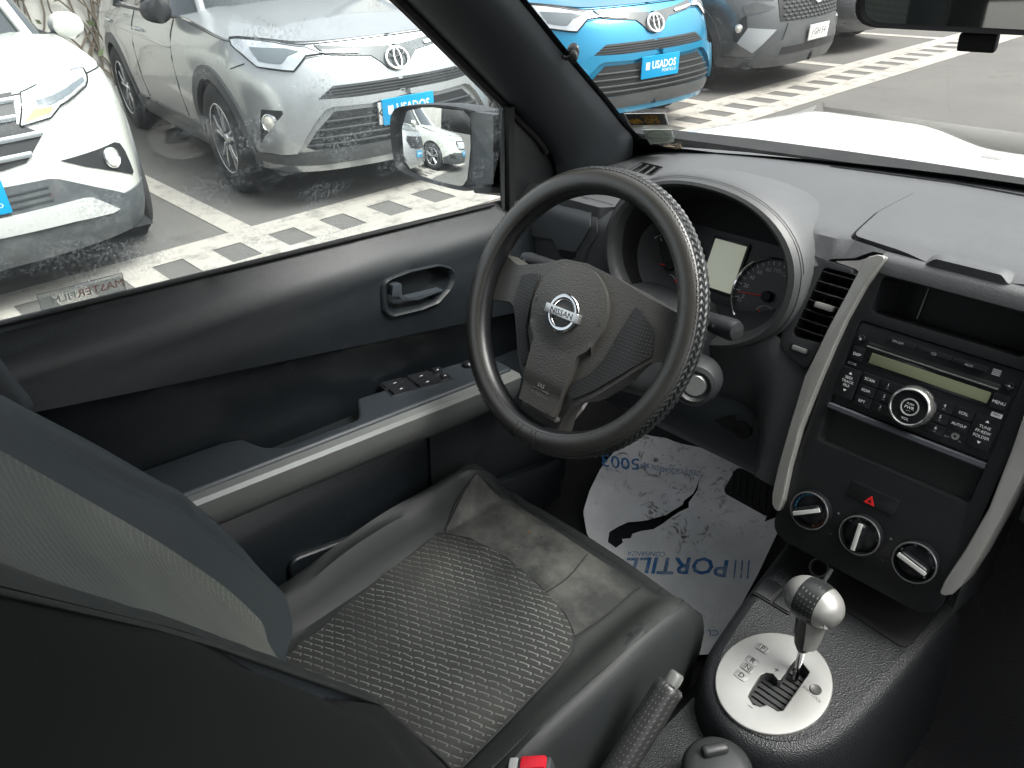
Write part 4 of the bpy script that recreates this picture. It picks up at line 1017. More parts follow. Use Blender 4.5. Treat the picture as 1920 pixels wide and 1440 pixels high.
# backrest
BK = Fr((SX, -.555, .70), (1, 0, 0), (0, -math.sin(rad(25)), math.cos(rad(25))), (0, math.cos(rad(25)), math.sin(rad(25))))
def bolst(h):
    t = [(-.06, .085), (0, .10), (.1, .112), (.25, .122), (.35, .108), (.48, .090), (.6, .062), (.7, .04)]
    for (a, b), (c, d_) in zip(t, t[1:]):
        if h <= c: return b + (d_ - b) * sm(a, c, h) if False else b + (d_ - b) * (h - a) / (c - a)
    return t[-1][1]
def bd(s, h):
    a = abs(s); ins_ = .040 + .012 * (a / .15) ** 2 - .01 * sm(.15, 0, h) + .012 * math.sin(max(0, min(1, h / .5)) * math.pi) * .6
    B = bolst(h)
    d_ = ins_ + (B - ins_) * sm(.135, .205, a)
    if a > .215: d_ -= (B + .05) * min(1, ((a - .215) / .052)) ** 2.2
    return d_
bsurf = lambda s, h: BK.p(s, h, bd(s, h))
loops = []
def fold(s, h):
    w_ = 0
    for c, a, b, d_, wd in ((.197, .012, 9, .0095, .0050), (.212, -.010, 7, .0085, .0045), (.226, .010, 8, .0070, .0040), (.180, .016, 6, .0070, .008)):
        s0 = c + a * math.sin(b * h + 1.2); w_ -= d_ * math.exp(-((abs(s) - s0) / wd) ** 2) * sm(.50, .36, h) * sm(.02, .09, h)
    return w_ + .0022 * math.sin(26 * h + 40 * s) * sm(.18, .24, abs(s))
ss_ = sorted(set([-.262 + .524 * i / 52 for i in range(53)] + [sg * (.18 + .08 * i / 36) for sg in (-1, 1) for i in range(37)]))
for h in [-.05 + .0165 * i for i in range(46)] + [.712, .73, .74]:
    k = 1 - .22 * sm(.68, .75, h); l_ = []
    for s in ss_:
        l_.append(BK.p(s * k, h, bd(s, h) * (1 - .6 * sm(.68, .75, h)) + fold(s, h)))
    for s, d_ in ((.255, -.06), (.2, -.085), (0, -.09), (-.2, -.085), (-.255, -.06)): l_.append(BK.p(s * k, h, d_ * (1 - .5 * sm(.68, .75, h))))
    loops.append(l_)
bko = loft('backrest', loops, [sidem, shadem], st, cap0=True, cap1=True)
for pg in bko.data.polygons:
    if (V3(pg.center) - BK.O).x > .2165: pg.material_index = 1  # near side faces only: painted darker, as they lie unlit
bi = rpoly([(-.155, .02), (.155, .02), (.150, .30), (.140, .66), (-.140, .66), (-.150, .30)], .03, 4)
bsu = lambda a, h: bsurf(-a, h)
patch('back_insert', bsu, bi, backm, st, res=.02, off=.003, thick=.006)
nb = rpoly([(.150, .0), (.214, .0), (.216, .30), (.210, .68), (.142, .68), (.152, .30)], .015, 4)
patch('near_bolster_face', bsu, [(-a, h) for a, h in nb][::-1], seatm, st, res=.018, off=.002, thick=.004)
tube('bolster_piping', [bsurf(.2165, h) + BK.N * .001 for h in [.05 * q for q in range(14)]], .0022, seatm, st, 6)
rbox('recliner_cover', Fr((SX + .262, -.52, .66), (0, 1, 0), (0, 0, 1)), .22, .12, .02, plastic, st, .008, 3)
rbox('seat_base', Fr((SX, -.28, .50), (1, 0, 0), (0, 1, 0)), .44, .46, .10, rubber, st, .01)
# unseen front passenger seat, added to keep light off the near bolster
ps = bpy.data.objects.new('unseen_passenger_seat', bpy.data.objects['backrest'].data); link(ps, body); ps.location = (.74, -.28, 0)
pc = bpy.data.objects.new('unseen_passenger_seat', bpy.data.objects['cushion'].data); link(pc, body); pc.location = (.74, -.28, 0)
# =================================================================== driver door
dr = thing('driver_door', 'dark blue-grey driver door lining with armrest, silver trim strip and window', 'car door', (-.72, -.3, .5))
def zs(y): return 1.146 + (.098 - y) * .0716
def zcr(y): return zs(y) - (.108 + .126 * (y + .567))           # crease under the handle
def gx(y, z):
    h = zs(y) - z
    x = -.712 + .036 * sm(-.004, .05, h) + .010 * sm(.05, .12, h)
    c = zcr(y) - z
    x -= .032 * sm(0, .012, c)
    return x
def gxu(y, z):
    h = zs(y) - z; return -.712 + .036 * sm(-.004, .05, h) + .010 * sm(.05, .12, h)
def gxl(y, z):
    c = zcr(y) - z; return gxu(y, zcr(y)) - .006 - .028 * sm(-.006, .02, c) - .008 * sm(.02, .12, c)
dsurf = lambda y, z: V3((gx(y, z), y, z))
def hitd(px, py):
    p = rh(px, py, lambda q: q.x - gx(q.y, q.z)); return (p.y, p.z)
hand = [hitd(500 + x / 3, 380 + y / 3) for x, y in ((640, 440), (800, 380), (960, 346), (1040, 365), (1058, 420), (1030, 480), (960, 560), (860, 600), (690, 640), (648, 610))]
hand = [(p[0], p[1]) for p in spl([tuple(p) for p in rpoly(hand, .02, 2)], 3, True)]
hin = scalep(hand, .86)
ups = [(-.80, zs(-.80)), (-.6, zs(-.6)), (-.3, zs(-.3)), (0, zs(0)), (.17, zs(.17) - .0), (.22, 1.06), (.22, .50), (-.80, .50)]
yl = [-.80 + 1.02 * k / 24 for k in range(25)]
upl_ = [(y, zs(y)) for y in (-.80, -.6, -.3, 0, .17)] + [(.22, 1.06)] + [(y, zcr(y)) for y in reversed(yl)]
patch('door_lining', lambda y, z: V3((gxu(y, z), y, z)), upl_, doormat_, dr, res=.02, thick=.016, holes=[hin])
lol = [(y, zcr(y) + .006) for y in yl] + [(.22, .50), (-.80, .50)]
patch('door_insert', lambda y, z: V3((gxl(y, z), y, z)), lol[::-1], doormat_, dr, res=.022, thick=.01)
# inner handle in its bowl
hc = (sum(p[0] for p in hin) / len(hin), sum(p[1] for p in hin) / len(hin))
hb = loft('handle_bowl', [[dsurf(*p) + V3((.001, 0, 0)) for p in hin], [dsurf(*p) - V3((.012, 0, 0)) for p in scalep(hin, .95)], [dsurf(*p) - V3((.026, 0, 0)) for p in scalep(hin, .7)]], doormat_, dr, cap1=True)
hr = resamp(hand, .01)
loft('handle_rim', [[dsurf(*p) + V3((d_, 0, 0)) for p in scalep(hr, k)] for k, d_ in ((1.03, -.001), (1.01, .004), (.97, .006), (.90, .003), (.85, -.002))], doormat_, dr)
lv = [hitd(500 + x / 3, 380 + y / 3) for x, y in ((690, 455), (740, 445), (748, 510), (790, 530), (980, 485), (985, 492), (850, 545), (750, 545), (735, 525), (690, 520))]
slab('handle_lever', Fr((-.668, 0, 0), (0, 1, 0), (0, 0, 1)), rpoly(lv, .003, 3), -.010, .004, M('lever_plastic', (.04, .048, .056), .38), dr, .002)
# armrest
AR = Fr((-.602, -.40, .937), (0, 1, -.108), (-1, 0, 0))
def apx(px, py): return AR.px(px, py, 0)
arp = [(-.40, 0), (.44, .004), (.44, .075), (.345, .085), (.330, .075), (.168, .082), (.150, .05), (.135, .026), (.01, .024), (-.012, .045), (-.024, .085), (-.05, .092), (-.40, .092)]
armm = M('armrest_plastic', (.026, .032, .038), .42, bump=(1000, .3, 'noise', .0004))
slab('armrest', AR, rpoly(arp, [.0, .01, .01, .01, .01, .012, .02, .02, .02, .02, .015, .01, 0], 4), -.05, .0, armm, dr, .008, 4)
pull = [(.0, .026), (.14, .026), (.165, .09), (-.03, .09)]
slab('pull_cup', AR, pull, -.06, -.045, rubber, dr, 0)
# window switches
SWm = M('switch_black', (.016, .017, .02), .28)
def swq(pts, name, n1=.003):
    q = [AR.px(500 + x / 3, 380 + y / 3, .002) for x, y in pts]
    return slab(name, AR, rpoly(q, .002, 2), -.004, n1, SWm, dr, .0012)
swq(((628, 1015), (960, 935), (1060, 985), (700, 1085)), 'switch_plate', .0008)
for i, (a, b_) in enumerate((((640, 1015), (755, 985)), ((785, 975), (905, 945)))):
    s1 = swq((a, b_, (b_[0] + 38, b_[1] + 32), (a[0] + 35, a[1] + 30)), 'window_switch', .0032)
    s2 = swq(((a[0] + 40, a[1] + 36), (b_[0] + 42, b_[1] + 36), (b_[0] + 75, b_[1] + 62), (a[0] + 75, a[1] + 64)), 'window_switch', .0055)
    u, v = AR.px(500 + (a[0] + b_[0]) / 6 + 8, 380 + (a[1] + b_[1]) / 6 + 5, .003); slab('switch_mark', AR.at(u, v), rect(-.003, .003, -.0007, .0007), .0030, .0036, white_ink, s1, 0)
    u, v = AR.px(500 + (a[0] + b_[0]) / 6 + 20, 380 + (a[1] + b_[1]) / 6 + 16, .005); slab('switch_mark', AR.at(u, v), rect(-.003, .003, -.0007, .0007), .0053, .0059, white_ink, s2, 0)
for px, py in ((962, 940), (1005, 972)):
    s1 = swq(((px - 32, py - 4), (px + 14, py - 14), (px + 30, py + 8), (px - 16, py + 20)), 'lock_switch', .004)
    u, v = AR.px(500 + px / 3, 380 + py / 3, .004); slab('switch_mark', AR.at(u, v), rect(-.002, .002, -.0008, .0008), .0039, .0045, white_ink, s1, 0)
f = AR.at(*AR.px(877, 683, .004)); lathe('mirror_switch', f, [(.009, -.002), (.0088, .006), (.006, .009), (.0001, .0095)], SWm, dr, 20)
# silver trim under the armrest
pth = [AR.p(u, -.003, -.007) for u in (-.40, -.2, -.1, 0, .15, .3, .44)]
sweep('silver_trim', pth, [(.010, .002), (.014, -.004), (.011, -.024), (.002, -.048), (-.012, -.066), (-.03, -.07), (-.03, .002)], trimsil, dr, up=(0, 0, 1))
# lower door with pocket
lw = lambda y, z: V3((-.668 + .03 * sm(.86, .80, z) - .02 * sm(.7, .5, z), y, z))
patch('lower_door', lw, [(-.80, .50), (.22, .50), (.22, .855), (-.80, .93)], doormat_, dr, res=.03, thick=.02)
slab('door_pocket', Fr((-.655, 0, 0), (0, 1, 0), (0, 0, 1)), rpoly([(-.425, .735), (-.27, .699), (-.05, .648), (.18, .60), (.18, .50), (-.44, .50)], [.02, .05, .05, .02, 0, 0], 4), 0, .026, doormat_, dr, .006, 3)
spk = [un(x, y, 'x', -.632) for x, y in ((805, 820), (850, 780), (885, 790), (893, 830), (880, 920), (810, 930))]
raw('speaker_panel', spk, [list(range(6))], plastic, dr)
# pane and seals
def xg(z): return -.718 + (z - 1.15) * .30
gl_ = [(-.80, zs(-.8) - .02), (.098, zs(.098) - .02), (.112, 1.30), (.0, 1.385), (-.12, 1.475), (-.2, 1.53), (-.80, 1.58)]
wing = glass('window_glass', (.80, .86, .865), ((.62, .68, .69), .85, 13, (1.2, .8, 1.6), .045), .9)
patch('window_pane', lambda y, z: V3((xg(z), y, z)), gl_, wing, dr, res=.2, thick=0)
tube('window_seal', [V3((-.706, y, zs(y) + .001)) for y in (-.80, -.5, -.2, .0, .10)], .004, rubber, dr, 6)
sk2 = un(10, 640, 'x', -.68)
dvx = [un(941, 200, 'x', -.672), un(941, 385, 'x', -.704)]
sweep('window_divider', [un(950, 196, 'x', -.668), un(951, 300, 'x', -.69), un(952, 392, 'x', -.706)], rect(-.012, .012, -.006, .006), rubber, dr, up=(0, 1, 0))
tube('divider_bead', [un(943, 196, 'x', -.672), un(943, 300, 'x', -.69), un(943, 392, 'x', -.706)], .0035, M('bead_grey', (.12, .125, .125), .5), dr, 6)
# sail panel in front of the divider
sail = [un(x, y, 'x', X_) for x, y, X_ in ((953, 200, -.676), (1030, 255, -.70), (1075, 320, -.715), (1075, 420, -.72), (953, 400, -.710))]
raw('sail_panel', sail + [p - V3((.02, 0, 0)) for p in sail], [[0, 1, 2, 3, 4], [9, 8, 7, 6, 5]] + [[i, (i + 1) % 5, 5 + (i + 1) % 5, 5 + i] for i in range(5)], plastic, dr)
# film maker's sticker, read from outside
stk = thing('window_film_sticker', 'small clear film sticker with reversed red lettering low on the side window', 'sticker', tuple(V3((-.70, -.55, 1.2))))
ya, za = un(77, 556, 'x', -.704), un(230, 516, 'x', -.704)
sf = Fr(V3((-.7045, ya.y, ya.z)), V3((0, za.y - ya.y, za.z - ya.z)), (.29, 0, 1), (1, 0, 0))
wd_ = (za - ya).length
cs = M('clear_sticker', (.75, .76, .72), .5); cs.node_tree.nodes['Principled BSDF'].inputs['Alpha'].default_value = .35
slab('film', sf, rect(-.004, wd_, -.030, .004), -.0005, .0006, cs, stk, 0)
for u0, u1, v0, v1 in ((-.004, wd_, .0035, .0042), (-.004, -.0035, -.03, .004), (wd_ - .0006, wd_, -.03, .004)): slab('film_edge', sf, rect(u0, u1, v0, v1), .0005, .001, dark_ink, stk, 0)
mir = Fr(sf.p(wd_ * .70, -.010, .0012), -sf.U, sf.V, sf.N)
txt('lettering', 'MASTER', mir, .0150, M('faded_red', (.55, .17, .11), .6), stk, sx=1.0)
mir = Fr(sf.p(wd_ * .24, -.010, .0012), -sf.U, sf.V, sf.N); txt('lettering', 'FILM', mir, .014, M('faded_grey', (.55, .55, .50), .6), stk)
mir = Fr(sf.p(wd_ * .55, -.022, .0012), -sf.U, sf.V, sf.N); txt('lettering', 'LAMINAS DE MAXIMA SEGURIDAD', mir, .0058, M('faded_print', (.42, .42, .38), .6), stk)
# =================================================================== pillars, roof and rest of the shell
pilm = M('pillar_trim', (.046, .053, .059), .48, bump=(1200, .4, 'noise', .0006), vary=(7, .4, (.056, .063, .069)))
def wsy(x, z): return .64 - .46 * abs(x) ** 1.9 - 0 * x - (z - 1.165) * 1.52          # windscreen surface
def hitw(px, py): return rh(px, py, lambda q: q.y - wsy(q.x, q.z))
Lp = [un(x, y, 'x', X_) for x, y, X_ in ((660, -90, -.585), (757, 0, -.615), (860, 103, -.645), (962, 208, -.672), (1022, 270, -.69), (1046, 330, -.70), (1050, 400, -.705))]
Rp = [hitw(x, y) for x, y in ((910, -90), (985, 0), (1063, 98), (1140, 190), (1172, 232), (1192, 256))] + [V3((-.665, .43, 1.168))]
Rp = [p + V3((.002, -.012, 0)) for p in Rp]
rows_ = []
Ls, Rs = spl([tuple(p) for p in Lp], 4), spl([tuple(p) for p in Rp], 4)
for a, b in zip(Ls, Rs):
    a, b = V3(a), V3(b); r_ = []
    ac = (b - a).normalized(); inw = V3((.62, -.62, -.2)); inw = (inw - ac * inw.dot(ac)).normalized()
    r_.append(a - inw * .03 + ac * .002)
    for k in range(9):
        t = k / 8; bul = .020 * math.sin(math.pi * min(1, t * 1.02)) ** .55
        r_.append(a.lerp(b, t) + inw * bul)
    r_.append(b - inw * .02)
    rows_.append(r_)
loft('pillar_trim', rows_, pilm, body, closed=False, smooth=60)
tube('door_seal', [V3(p) + V3((-.004, -.004, 0)) for p in Ls[:18]], .006, rubber, body, 8)
tube('pillar_seal', [V3(p) + V3((-.012, -.010, .002)) for p in Ls[:16]], .0035, M('seal_grey', (.06, .055, .05), .6), body, 6)
# outer pillar and mirrored right side pillar
loft('pillar_outer', [[a + V3((-.03, .03, 0)), b + V3((-.05, .03, 0))] for a, b in zip([V3(p) for p in Ls], [V3(p) for p in Rs])], M('white_body_paint', (.55, .55, .535), .25, coat=.6), body, closed=False)
rowsR = [[V3((-p.x, p.y, p.z)) for p in r_] for r_ in rows_]
loft('pillar_trim', rowsR, pilm, body, closed=False, smooth=60)
wp = MATS['white_body_paint']
# windscreen
scn = thing('windscreen', 'large sloping windscreen with black border band', 'windscreen', (0, .64, 1.17))
wsf = lambda x, z: V3((x, wsy(x, z), z))
wg = [(-.665, 1.158), (-.4, 1.160), (0, 1.158), (.4, 1.16), (.665, 1.158), (.60, 1.50), (.55, 1.60), (0, 1.625), (-.55, 1.60), (-.60, 1.50)]
patch('glass_pane', wsf, wg, glass('screen_glass', (.84, .86, .85), ((.8, .8, .78), .05, 14, (1, 1, 1), .004), .4), scn, res=.06, thick=0)
frit = M('frit', (.006, .007, .008), .25)
bp_ = [hitw(x, y) for x, y in ((1040, 60), (1063, 98), (1140, 190), (1172, 232), (1195, 256), (1212, 268), (1240, 279))]
loft('frit_band', [[hitw(x + 7, y - 3) + V3((0, -.003, -.002)), hitw(x - 45, y + 14) + V3((0, -.003, -.002))] for x, y in ((930, -66), (985, 0), (1063, 98), (1140, 190), (1172, 232), (1192, 254), (1215, 266), (1245, 277), (1280, 283))], frit, scn, closed=False)
lowb = []
for x in [-.74 + .074 * k for k in range(21)]:
    lowb.append([V3((x, wsy(x, z) - .003, z)) for z in (1.130, 1.165, 1.186 + .016 * sm(.50, .64, abs(x)))])
loft('frit_band', lowb, frit, scn, closed=False)
# cowl and wiper
cowl = lambda x, y: V3((x, y, 1.152 - .16 * (y - .70)))
cw = [(-.76, .50), (-.60, .56), (-.3, .655), (0, .69), (.3, .655), (.6, .56), (.76, .50), (.80, .62), (.62, .75), (.3, .835), (0, .855), (-.28, .83), (-.42, .80), (-.60, .74), (-.80, .62)]
patch('cowl', cowl, rpoly(cw, .03, 3), M('cowl_plastic', (.008, .009, .010), .75, spec=.25, bump=(300, 1, 'noise', .002)), body, res=.04, thick=.02)
# bonnet
def zh(x, y):
    z = 1.125 - .10 * (y - .75)
    z -= .036 * sm(.54, .34, abs(x)) * sm(.75, 1.1, y) + .05 * sm(.80, .94, abs(x))
    z -= .22 * sm(1.36, 1.75, y) ** 2
    return z
bo = [(-.83, .64), (-.6, .765), (-.3, .85), (0, .875), (.3, .85), (.6, .765), (.83, .64), (.90, 1.0), (.86, 1.4), (.70, 1.62), (0, 1.70), (-.70, 1.62), (-.86, 1.4), (-.90, 1.0)]
patch('bonnet', lambda x, y: V3((x, y, zh(x, y))), rpoly(bo, .06, 4), wp, body, res=.04, thick=.03)
for x0 in (-.30, -.48): rbox('washer_jet', Fr((x0, 1.30 + .3 * (x0 + .3), zh(x0, 1.3) + .004), (1, 0, 0), (0, 1, -.05)), .045, .025, .012, wp, body, .005)
for sg in (-1, 1):
    loft('front_wing', [[V3((sg * x, y, z)) for x, z in ((.90, 1.03), (.925, .96), (.92, .7), (.90, .45))] for y in (.55, .9, 1.3, 1.6)], wp, body, closed=False)
    loft('door_skin', [[V3((sg * (-.0 + .775), y, zs(y) - .02)), V3((sg * .86, y, zs(y) - .10)), V3((sg * .89, y, .8)), V3((sg * .85, y, .35))] for y in (-1.6, -.8, -.2, .5)], wp, body, closed=False)
loft('nose', [[V3((x, y, z)) for y, z in ((1.64, 1.02), (1.80, .9), (1.82, .6), (1.75, .35))] for x in (-.9, -.6, 0, .6, .9)], wp, body, closed=False)
# roof lining, far side and rear of the cabin
hdl = M('headlining', (.45, .46, .44), .9, bump=(700, .6, 'noise', .001))
patch('roof_lining', lambda x, y: V3((x, y, 1.665 - .06 * (x / .6) ** 2 - .05 * ((y + .7) / .9) ** 2)), [(-.60, -.08), (-.60, -2.3), (.60, -2.3), (.60, -.08)], hdl, body, res=.1, thick=.03)
patch('far_door_lining', lambda y, z: V3((.70, y, z)), [(-2.3, .45), (.25, .45), (.25, 1.12), (-2.3, 1.20)], doormat_, body, res=.2, thick=.03)
patch('rear_near_lining', lambda y, z: V3((-.72, y, z)), [(-2.3, .45), (-.80, .45), (-.80, 1.19), (-2.3, 1.20)], doormat_, body, res=.2, thick=.03)
for sg in (-1, 1):
    loft('centre_pillar', [[V3((sg * x, y, z)) for x, y in ((.69, -.82), (.66, -.80), (.66, -.94), (.69, -.96))] for z in (.5, 1.0, 1.25)] + [[V3((sg * x, y, 1.62)) for x, y in ((.60, -.82), (.57, -.80), (.57, -.92), (.60, -.94))]], pilm, body)
    tube('roof_rail', [V3((sg * x, y, z)) for x, y, z in ((.60, -.05, 1.50), (.60, -.4, 1.59), (.60, -1.2, 1.62), (.58, -2.2, 1.56))], .03, pilm, body, 8)
patch('rear_bulkhead', lambda x, z: V3((x, -2.3, z)), [(-.72, .45), (.72, .45), (.72, 1.2), (-.72, 1.2)], sidem, body, res=.3, thick=.02)
# B-pillar trim at the left picture edge
bp1 = un(8, 650, 'x', -.66)
rbox('belt_guide', Fr(bp1 + V3((0, -.035, -.03)), (0, 1, .2), (0, -.2, 1)), .06, .11, .03, pilm, body, .012, 3)
# =================================================================== side mirror
smr = thing('side_mirror', 'black door mirror reflecting cars parked behind', 'mirror', tuple(un(880, 360, 'x', -.86)))
MC = un(822, 272, 'x', -.93)
vd = (MC - CC).normalized(); tgt = (V3((-4.0, -6.2, .62)) - MC).normalized(); mn = (tgt - vd).normalized()
mu_ = V3((0, 0, 1)).cross(mn); mu_ = (mu_ - mn * mu_.dot(mn)).normalized() if False else V3((0, 0, 1)).cross(mn).normalized()
MF = Fr(MC, mu_, mn.cross(mu_), mn)
mpix = [(762, 208), (800, 200), (868, 208), (881, 222), (882, 280), (876, 335), (868, 348), (850, 350), (800, 335), (770, 318), (757, 300), (753, 240)]
gpoly = [MF.px(x, y, 0) for x, y in mpix]
hpix = [(741, 210), (760, 198), (830, 195), (895, 206), (902, 222), (903, 290), (896, 345), (884, 357), (850, 352), (790, 335), (755, 318), (744, 300), (737, 240)]
hpoly = [MF.px(x, y, 0) for x, y in hpix]
area = sum(a[0] * b[1] - b[0] * a[1] for a, b in zip(gpoly, gpoly[1:] + gpoly[:1]))
if area < 0: gpoly.reverse(); hpoly.reverse()
mm = M('mirror_silvering', (.86, .88, .88), .015, metal=1.0)
gcx = sum(p[0] for p in gpoly) / len(gpoly); gcy = sum(p[1] for p in gpoly) / len(gpoly)
patch('mirror_glass', lambda a, b: MF.p(a, b, .002 - ((a - gcx) ** 2 + (b - gcy) ** 2) / (2 * 1.35)), rpoly(gpoly, .01, 4), mm, smr, res=.008, thick=.004, smooth=80)
hs = spl([(*p,) for p in hpoly], 4, True)
mirm = M('mirror_shell', (.016, .017, .019), .42, bump=(900, .25, 'noise', .0004))
def ml(k, n): return [MF.p(a, b, n) for a, b in scalep(hs, k)]
gs_ = spl([(*p,) for p in gpoly], 4, True)
loft('housing', [ml(.90, -.004), ml(.94, .004), ml(.99, .010), ml(1.0, .006), ml(1.0, -.02), ml(.96, -.06), ml(.84, -.09), ml(.55, -.105)], mirm, smr, cap1=True)
slab('glass_backing', MF, scalep(hs, .93), -.008, -.0035, rubber, smr, 0)
a_, b_ = un(892, 330, 'x', -.84), un(950, 345, 'x', -.735)
ends = [un(x, y, 'x', -.84) for x, y in ((880, 215), (905, 215), (905, 350), (880, 352))]
inn = [un(x, y, 'x', -.725) for x, y in ((925, 215), (960, 215), (960, 345), (925, 345))]
loft('mirror_root', [[p + V3((-.02, .02, 0)) for p in ends], [e.lerp(i, .5) + V3((0, .01, 0)) for e, i in zip(ends, inn)], inn], mirm, smr)
ft = [un(x, y, 'x', -.80) for x, y in ((885, 352), (942, 340), (942, 368), (890, 362))]
raw('mirror_foot', ft + [p + V3((.05, .05, -.002)) for p in ft], [[0, 1, 2, 3], [7, 6, 5, 4], [0, 4, 5, 1], [1, 5, 6, 2], [2, 6, 7, 3], [3, 7, 4, 0]], MATS['bead_grey'], smr)
tube('foot_trim', [un(x, y, 'x', -.79) for x, y in ((918, 335), (928, 331), (942, 328))], .003, chrome, smr, 6)
# =================================================================== rear-view mirror
rv = thing('rear_view_mirror', 'black-framed interior mirror cut by the top right of the picture', 'mirror', (0, .1, 1.5))
rc_ = V3((.0, .075, 1.512))
tg2 = (V3((-1.6, -2.6, .25)) - rc_).normalized(); vd2 = (rc_ - CC).normalized(); n2 = (tg2 - vd2).normalized(); n2 = (n2 + V3((.0, -1.6, -.18)) * .8).normalized()
n2 = V3((.10, -.98, -.16)).normalized()
RF = Fr(rc_, V3((0, 0, 1)).cross(n2) * -1 if False else V3((0, 0, 1)).cross(n2), n2.cross(V3((0, 0, 1)).cross(n2)), n2)
cpx = [RF.px(x, y, .01) for x, y in ((1592, 0), (1604, 30), (1640, 48), (1920, 82))]
vb = RF.px(1640, 46, .01); vl = RF.px(1592, -10, .01); vr = RF.px(1920, 66, .01)
u0 = vl[0]; v0 = min(vb[1], vr[1]); wdt = .27; sgn = 1 if RF.U.x > 0 else -1
rp_ = rpoly([(u0, v0), (u0 + sgn * wdt, v0 - .001), (u0 + sgn * (wdt - .012), v0 + .078), (u0 + sgn * .018, v0 + .078)], [.024, .024, .02, .02], 6)
if sgn < 0: rp_ = rp_[::-1]
loft('frame', [[RF.p(a, b, n) for a, b in scalep(rp_, k)] for k, n in ((.93, .003), (.955, .010), (.985, .011), (1.0, .006), (1.0, -.006), (.9, -.025), (.6, -.03))], rubber, rv, cap1=True)
slab('mirror_glass', RF, scalep(rp_, .945), .0, .0045, M('dim_silvering', (.50, .53, .52), .03, metal=1.0), rv, 0)
c_ = RF.px(1836, 70, 0)
rbox('dimmer_tab', RF.at(c_[0], c_[1] - .004, .0), .032, .016, .012, rubber, rv, .003)
tube('stay', [RF.p(u0 + sgn * wdt * .5, v0 + .05, -.02), V3((.02, .16, 1.56)), V3((.02, wsy(.02, 1.56) - .01, 1.56))], .009, rubber, rv, 8)
# =================================================================== stickers on the screen
def wfr(pxs):
    P = [hitw(*p) for p in pxs]      # TL TR BR BL
    P = [p + V3((0, -.0045, -.002)) for p in P]
    U = (P[1] - P[0]).normalized(); Vv = (P[0] - P[3]); Vv = (Vv - U * Vv.dot(U)).normalized()
    return P, Fr(P[0].lerp(P[2], .5), U, Vv)
def quad(name, P, mat, par, o, N): 
    return raw(name, [p + N * o for p in P] + [p + N * (o - .0004) for p in P], [[3, 2, 1, 0], [4, 5, 6, 7], [0, 1, 5, 4], [1, 2, 6, 5], [2, 3, 7, 6], [3, 0, 4, 7]], mat, par, 0)
sg_ = thing('gps_sticker', 'black and yellow tracker sticker with white edge on the windscreen corner', 'sticker', tuple(hitw(1215, 222)))
P, f = wfr(((1173, 210), (1250, 209), (1257, 231), (1184, 232)))
if f.N.dot(CC - f.O) < 0: f = Fr(f.O, f.U, f.V, -f.N)
quad('sticker_base', P, white_ink, sg_, 0, f.N)
P2 = [p.lerp(f.O, .07) for p in P]; quad('sticker_field', P2, M('sticker_black', (.012, .012, .010), .4), sg_, .0006, f.N)
yel = M('sticker_yellow', (.55, .30, .02), .45)
W_ = (P[1] - P[0]).length; H_ = (P[0] - P[3]).length
txt('lettering', 'RASTREO', f.at(W_ * .12, H_ * .27, .0012), H_ * .26, yel, sg_, sx=W_ / H_ * .36); txt('lettering', 'GPS', f.at(W_ * .13, -H_ * .08, .0012), H_ * .52, yel, sg_, sx=W_ / H_ * .42, bold=.0004)
txt('lettering', 'SATELITAL', f.at(W_ * .13, -H_ * .38, .0012), H_ * .16, yel, sg_, sx=W_ / H_ * .4)
slab('satellite_mark', f.at(-W_ * .28, -H_ * .1, 0, rad(28)), rect(-W_ * .14, W_ * .14, -H_ * .05, H_ * .05), .0008, .0013, yel, sg_, 0)
for k in (-.09, 0, .09): slab('satellite_panel', f.at(-W_ * (.28 - k), -H_ * (.1 - k * .6), 0, rad(28)), rect(-W_ * .02, W_ * .02, -H_ * .2, H_ * .2), .0009, .0014, yel, sg_, 0)
s2_ = thing('inspection_sticker', 'pale green square sticker with round stamp below the yellow one', 'sticker', tuple(hitw(1235, 252)))
P, f = wfr(((1207, 240), (1262, 240), (1267, 263), (1222, 268)))
if f.N.dot(CC - f.O) < 0: f = Fr(f.O, f.U, f.V, -f.N)
pg = M('pale_sticker', (.55, .60, .52), .6); quad('sticker_base', P, pg, s2_, 0, f.N)
W_ = (P[1] - P[0]).length; H_ = (P[0] - P[3]).length; ink = M('stamp_green', (.22, .28, .24), .6)
tube('stamp_ring', [f.p(W_ * .38 * math.cos(t), H_ * .36 * math.sin(t), .001) for t in [k * .2618 for k in range(25)]], .0007, ink, s2_, 4)
txt('lettering', 'CERTIFICADO', f.at(0, H_ * .1, .001), H_ * .16, ink, s2_); txt('lettering', 'HOMOLOGADO', f.at(0, -H_ * .12, .001), H_ * .16, ink, s2_)
sh = thing('sticker_remnant', 'torn beige scrap of old sticker at the base of the windscreen', 'sticker', tuple(hitw(1265, 273)))
P = [hitw(x, y) + V3((0, -.005, 0)) for x, y in ((1247, 273), (1256, 272), (1268, 274), (1278, 270), (1282, 278), (1264, 278), (1250, 277))]
raw('scrap', P + [p + V3((0, .001, 0)) for p in P], [list(range(7)), list(range(13, 6, -1))] + [[i, (i + 1) % 7, 7 + (i + 1) % 7, 7 + i] for i in range(7)], M('scrap_paper', (.50, .40, .28), .8), sh)
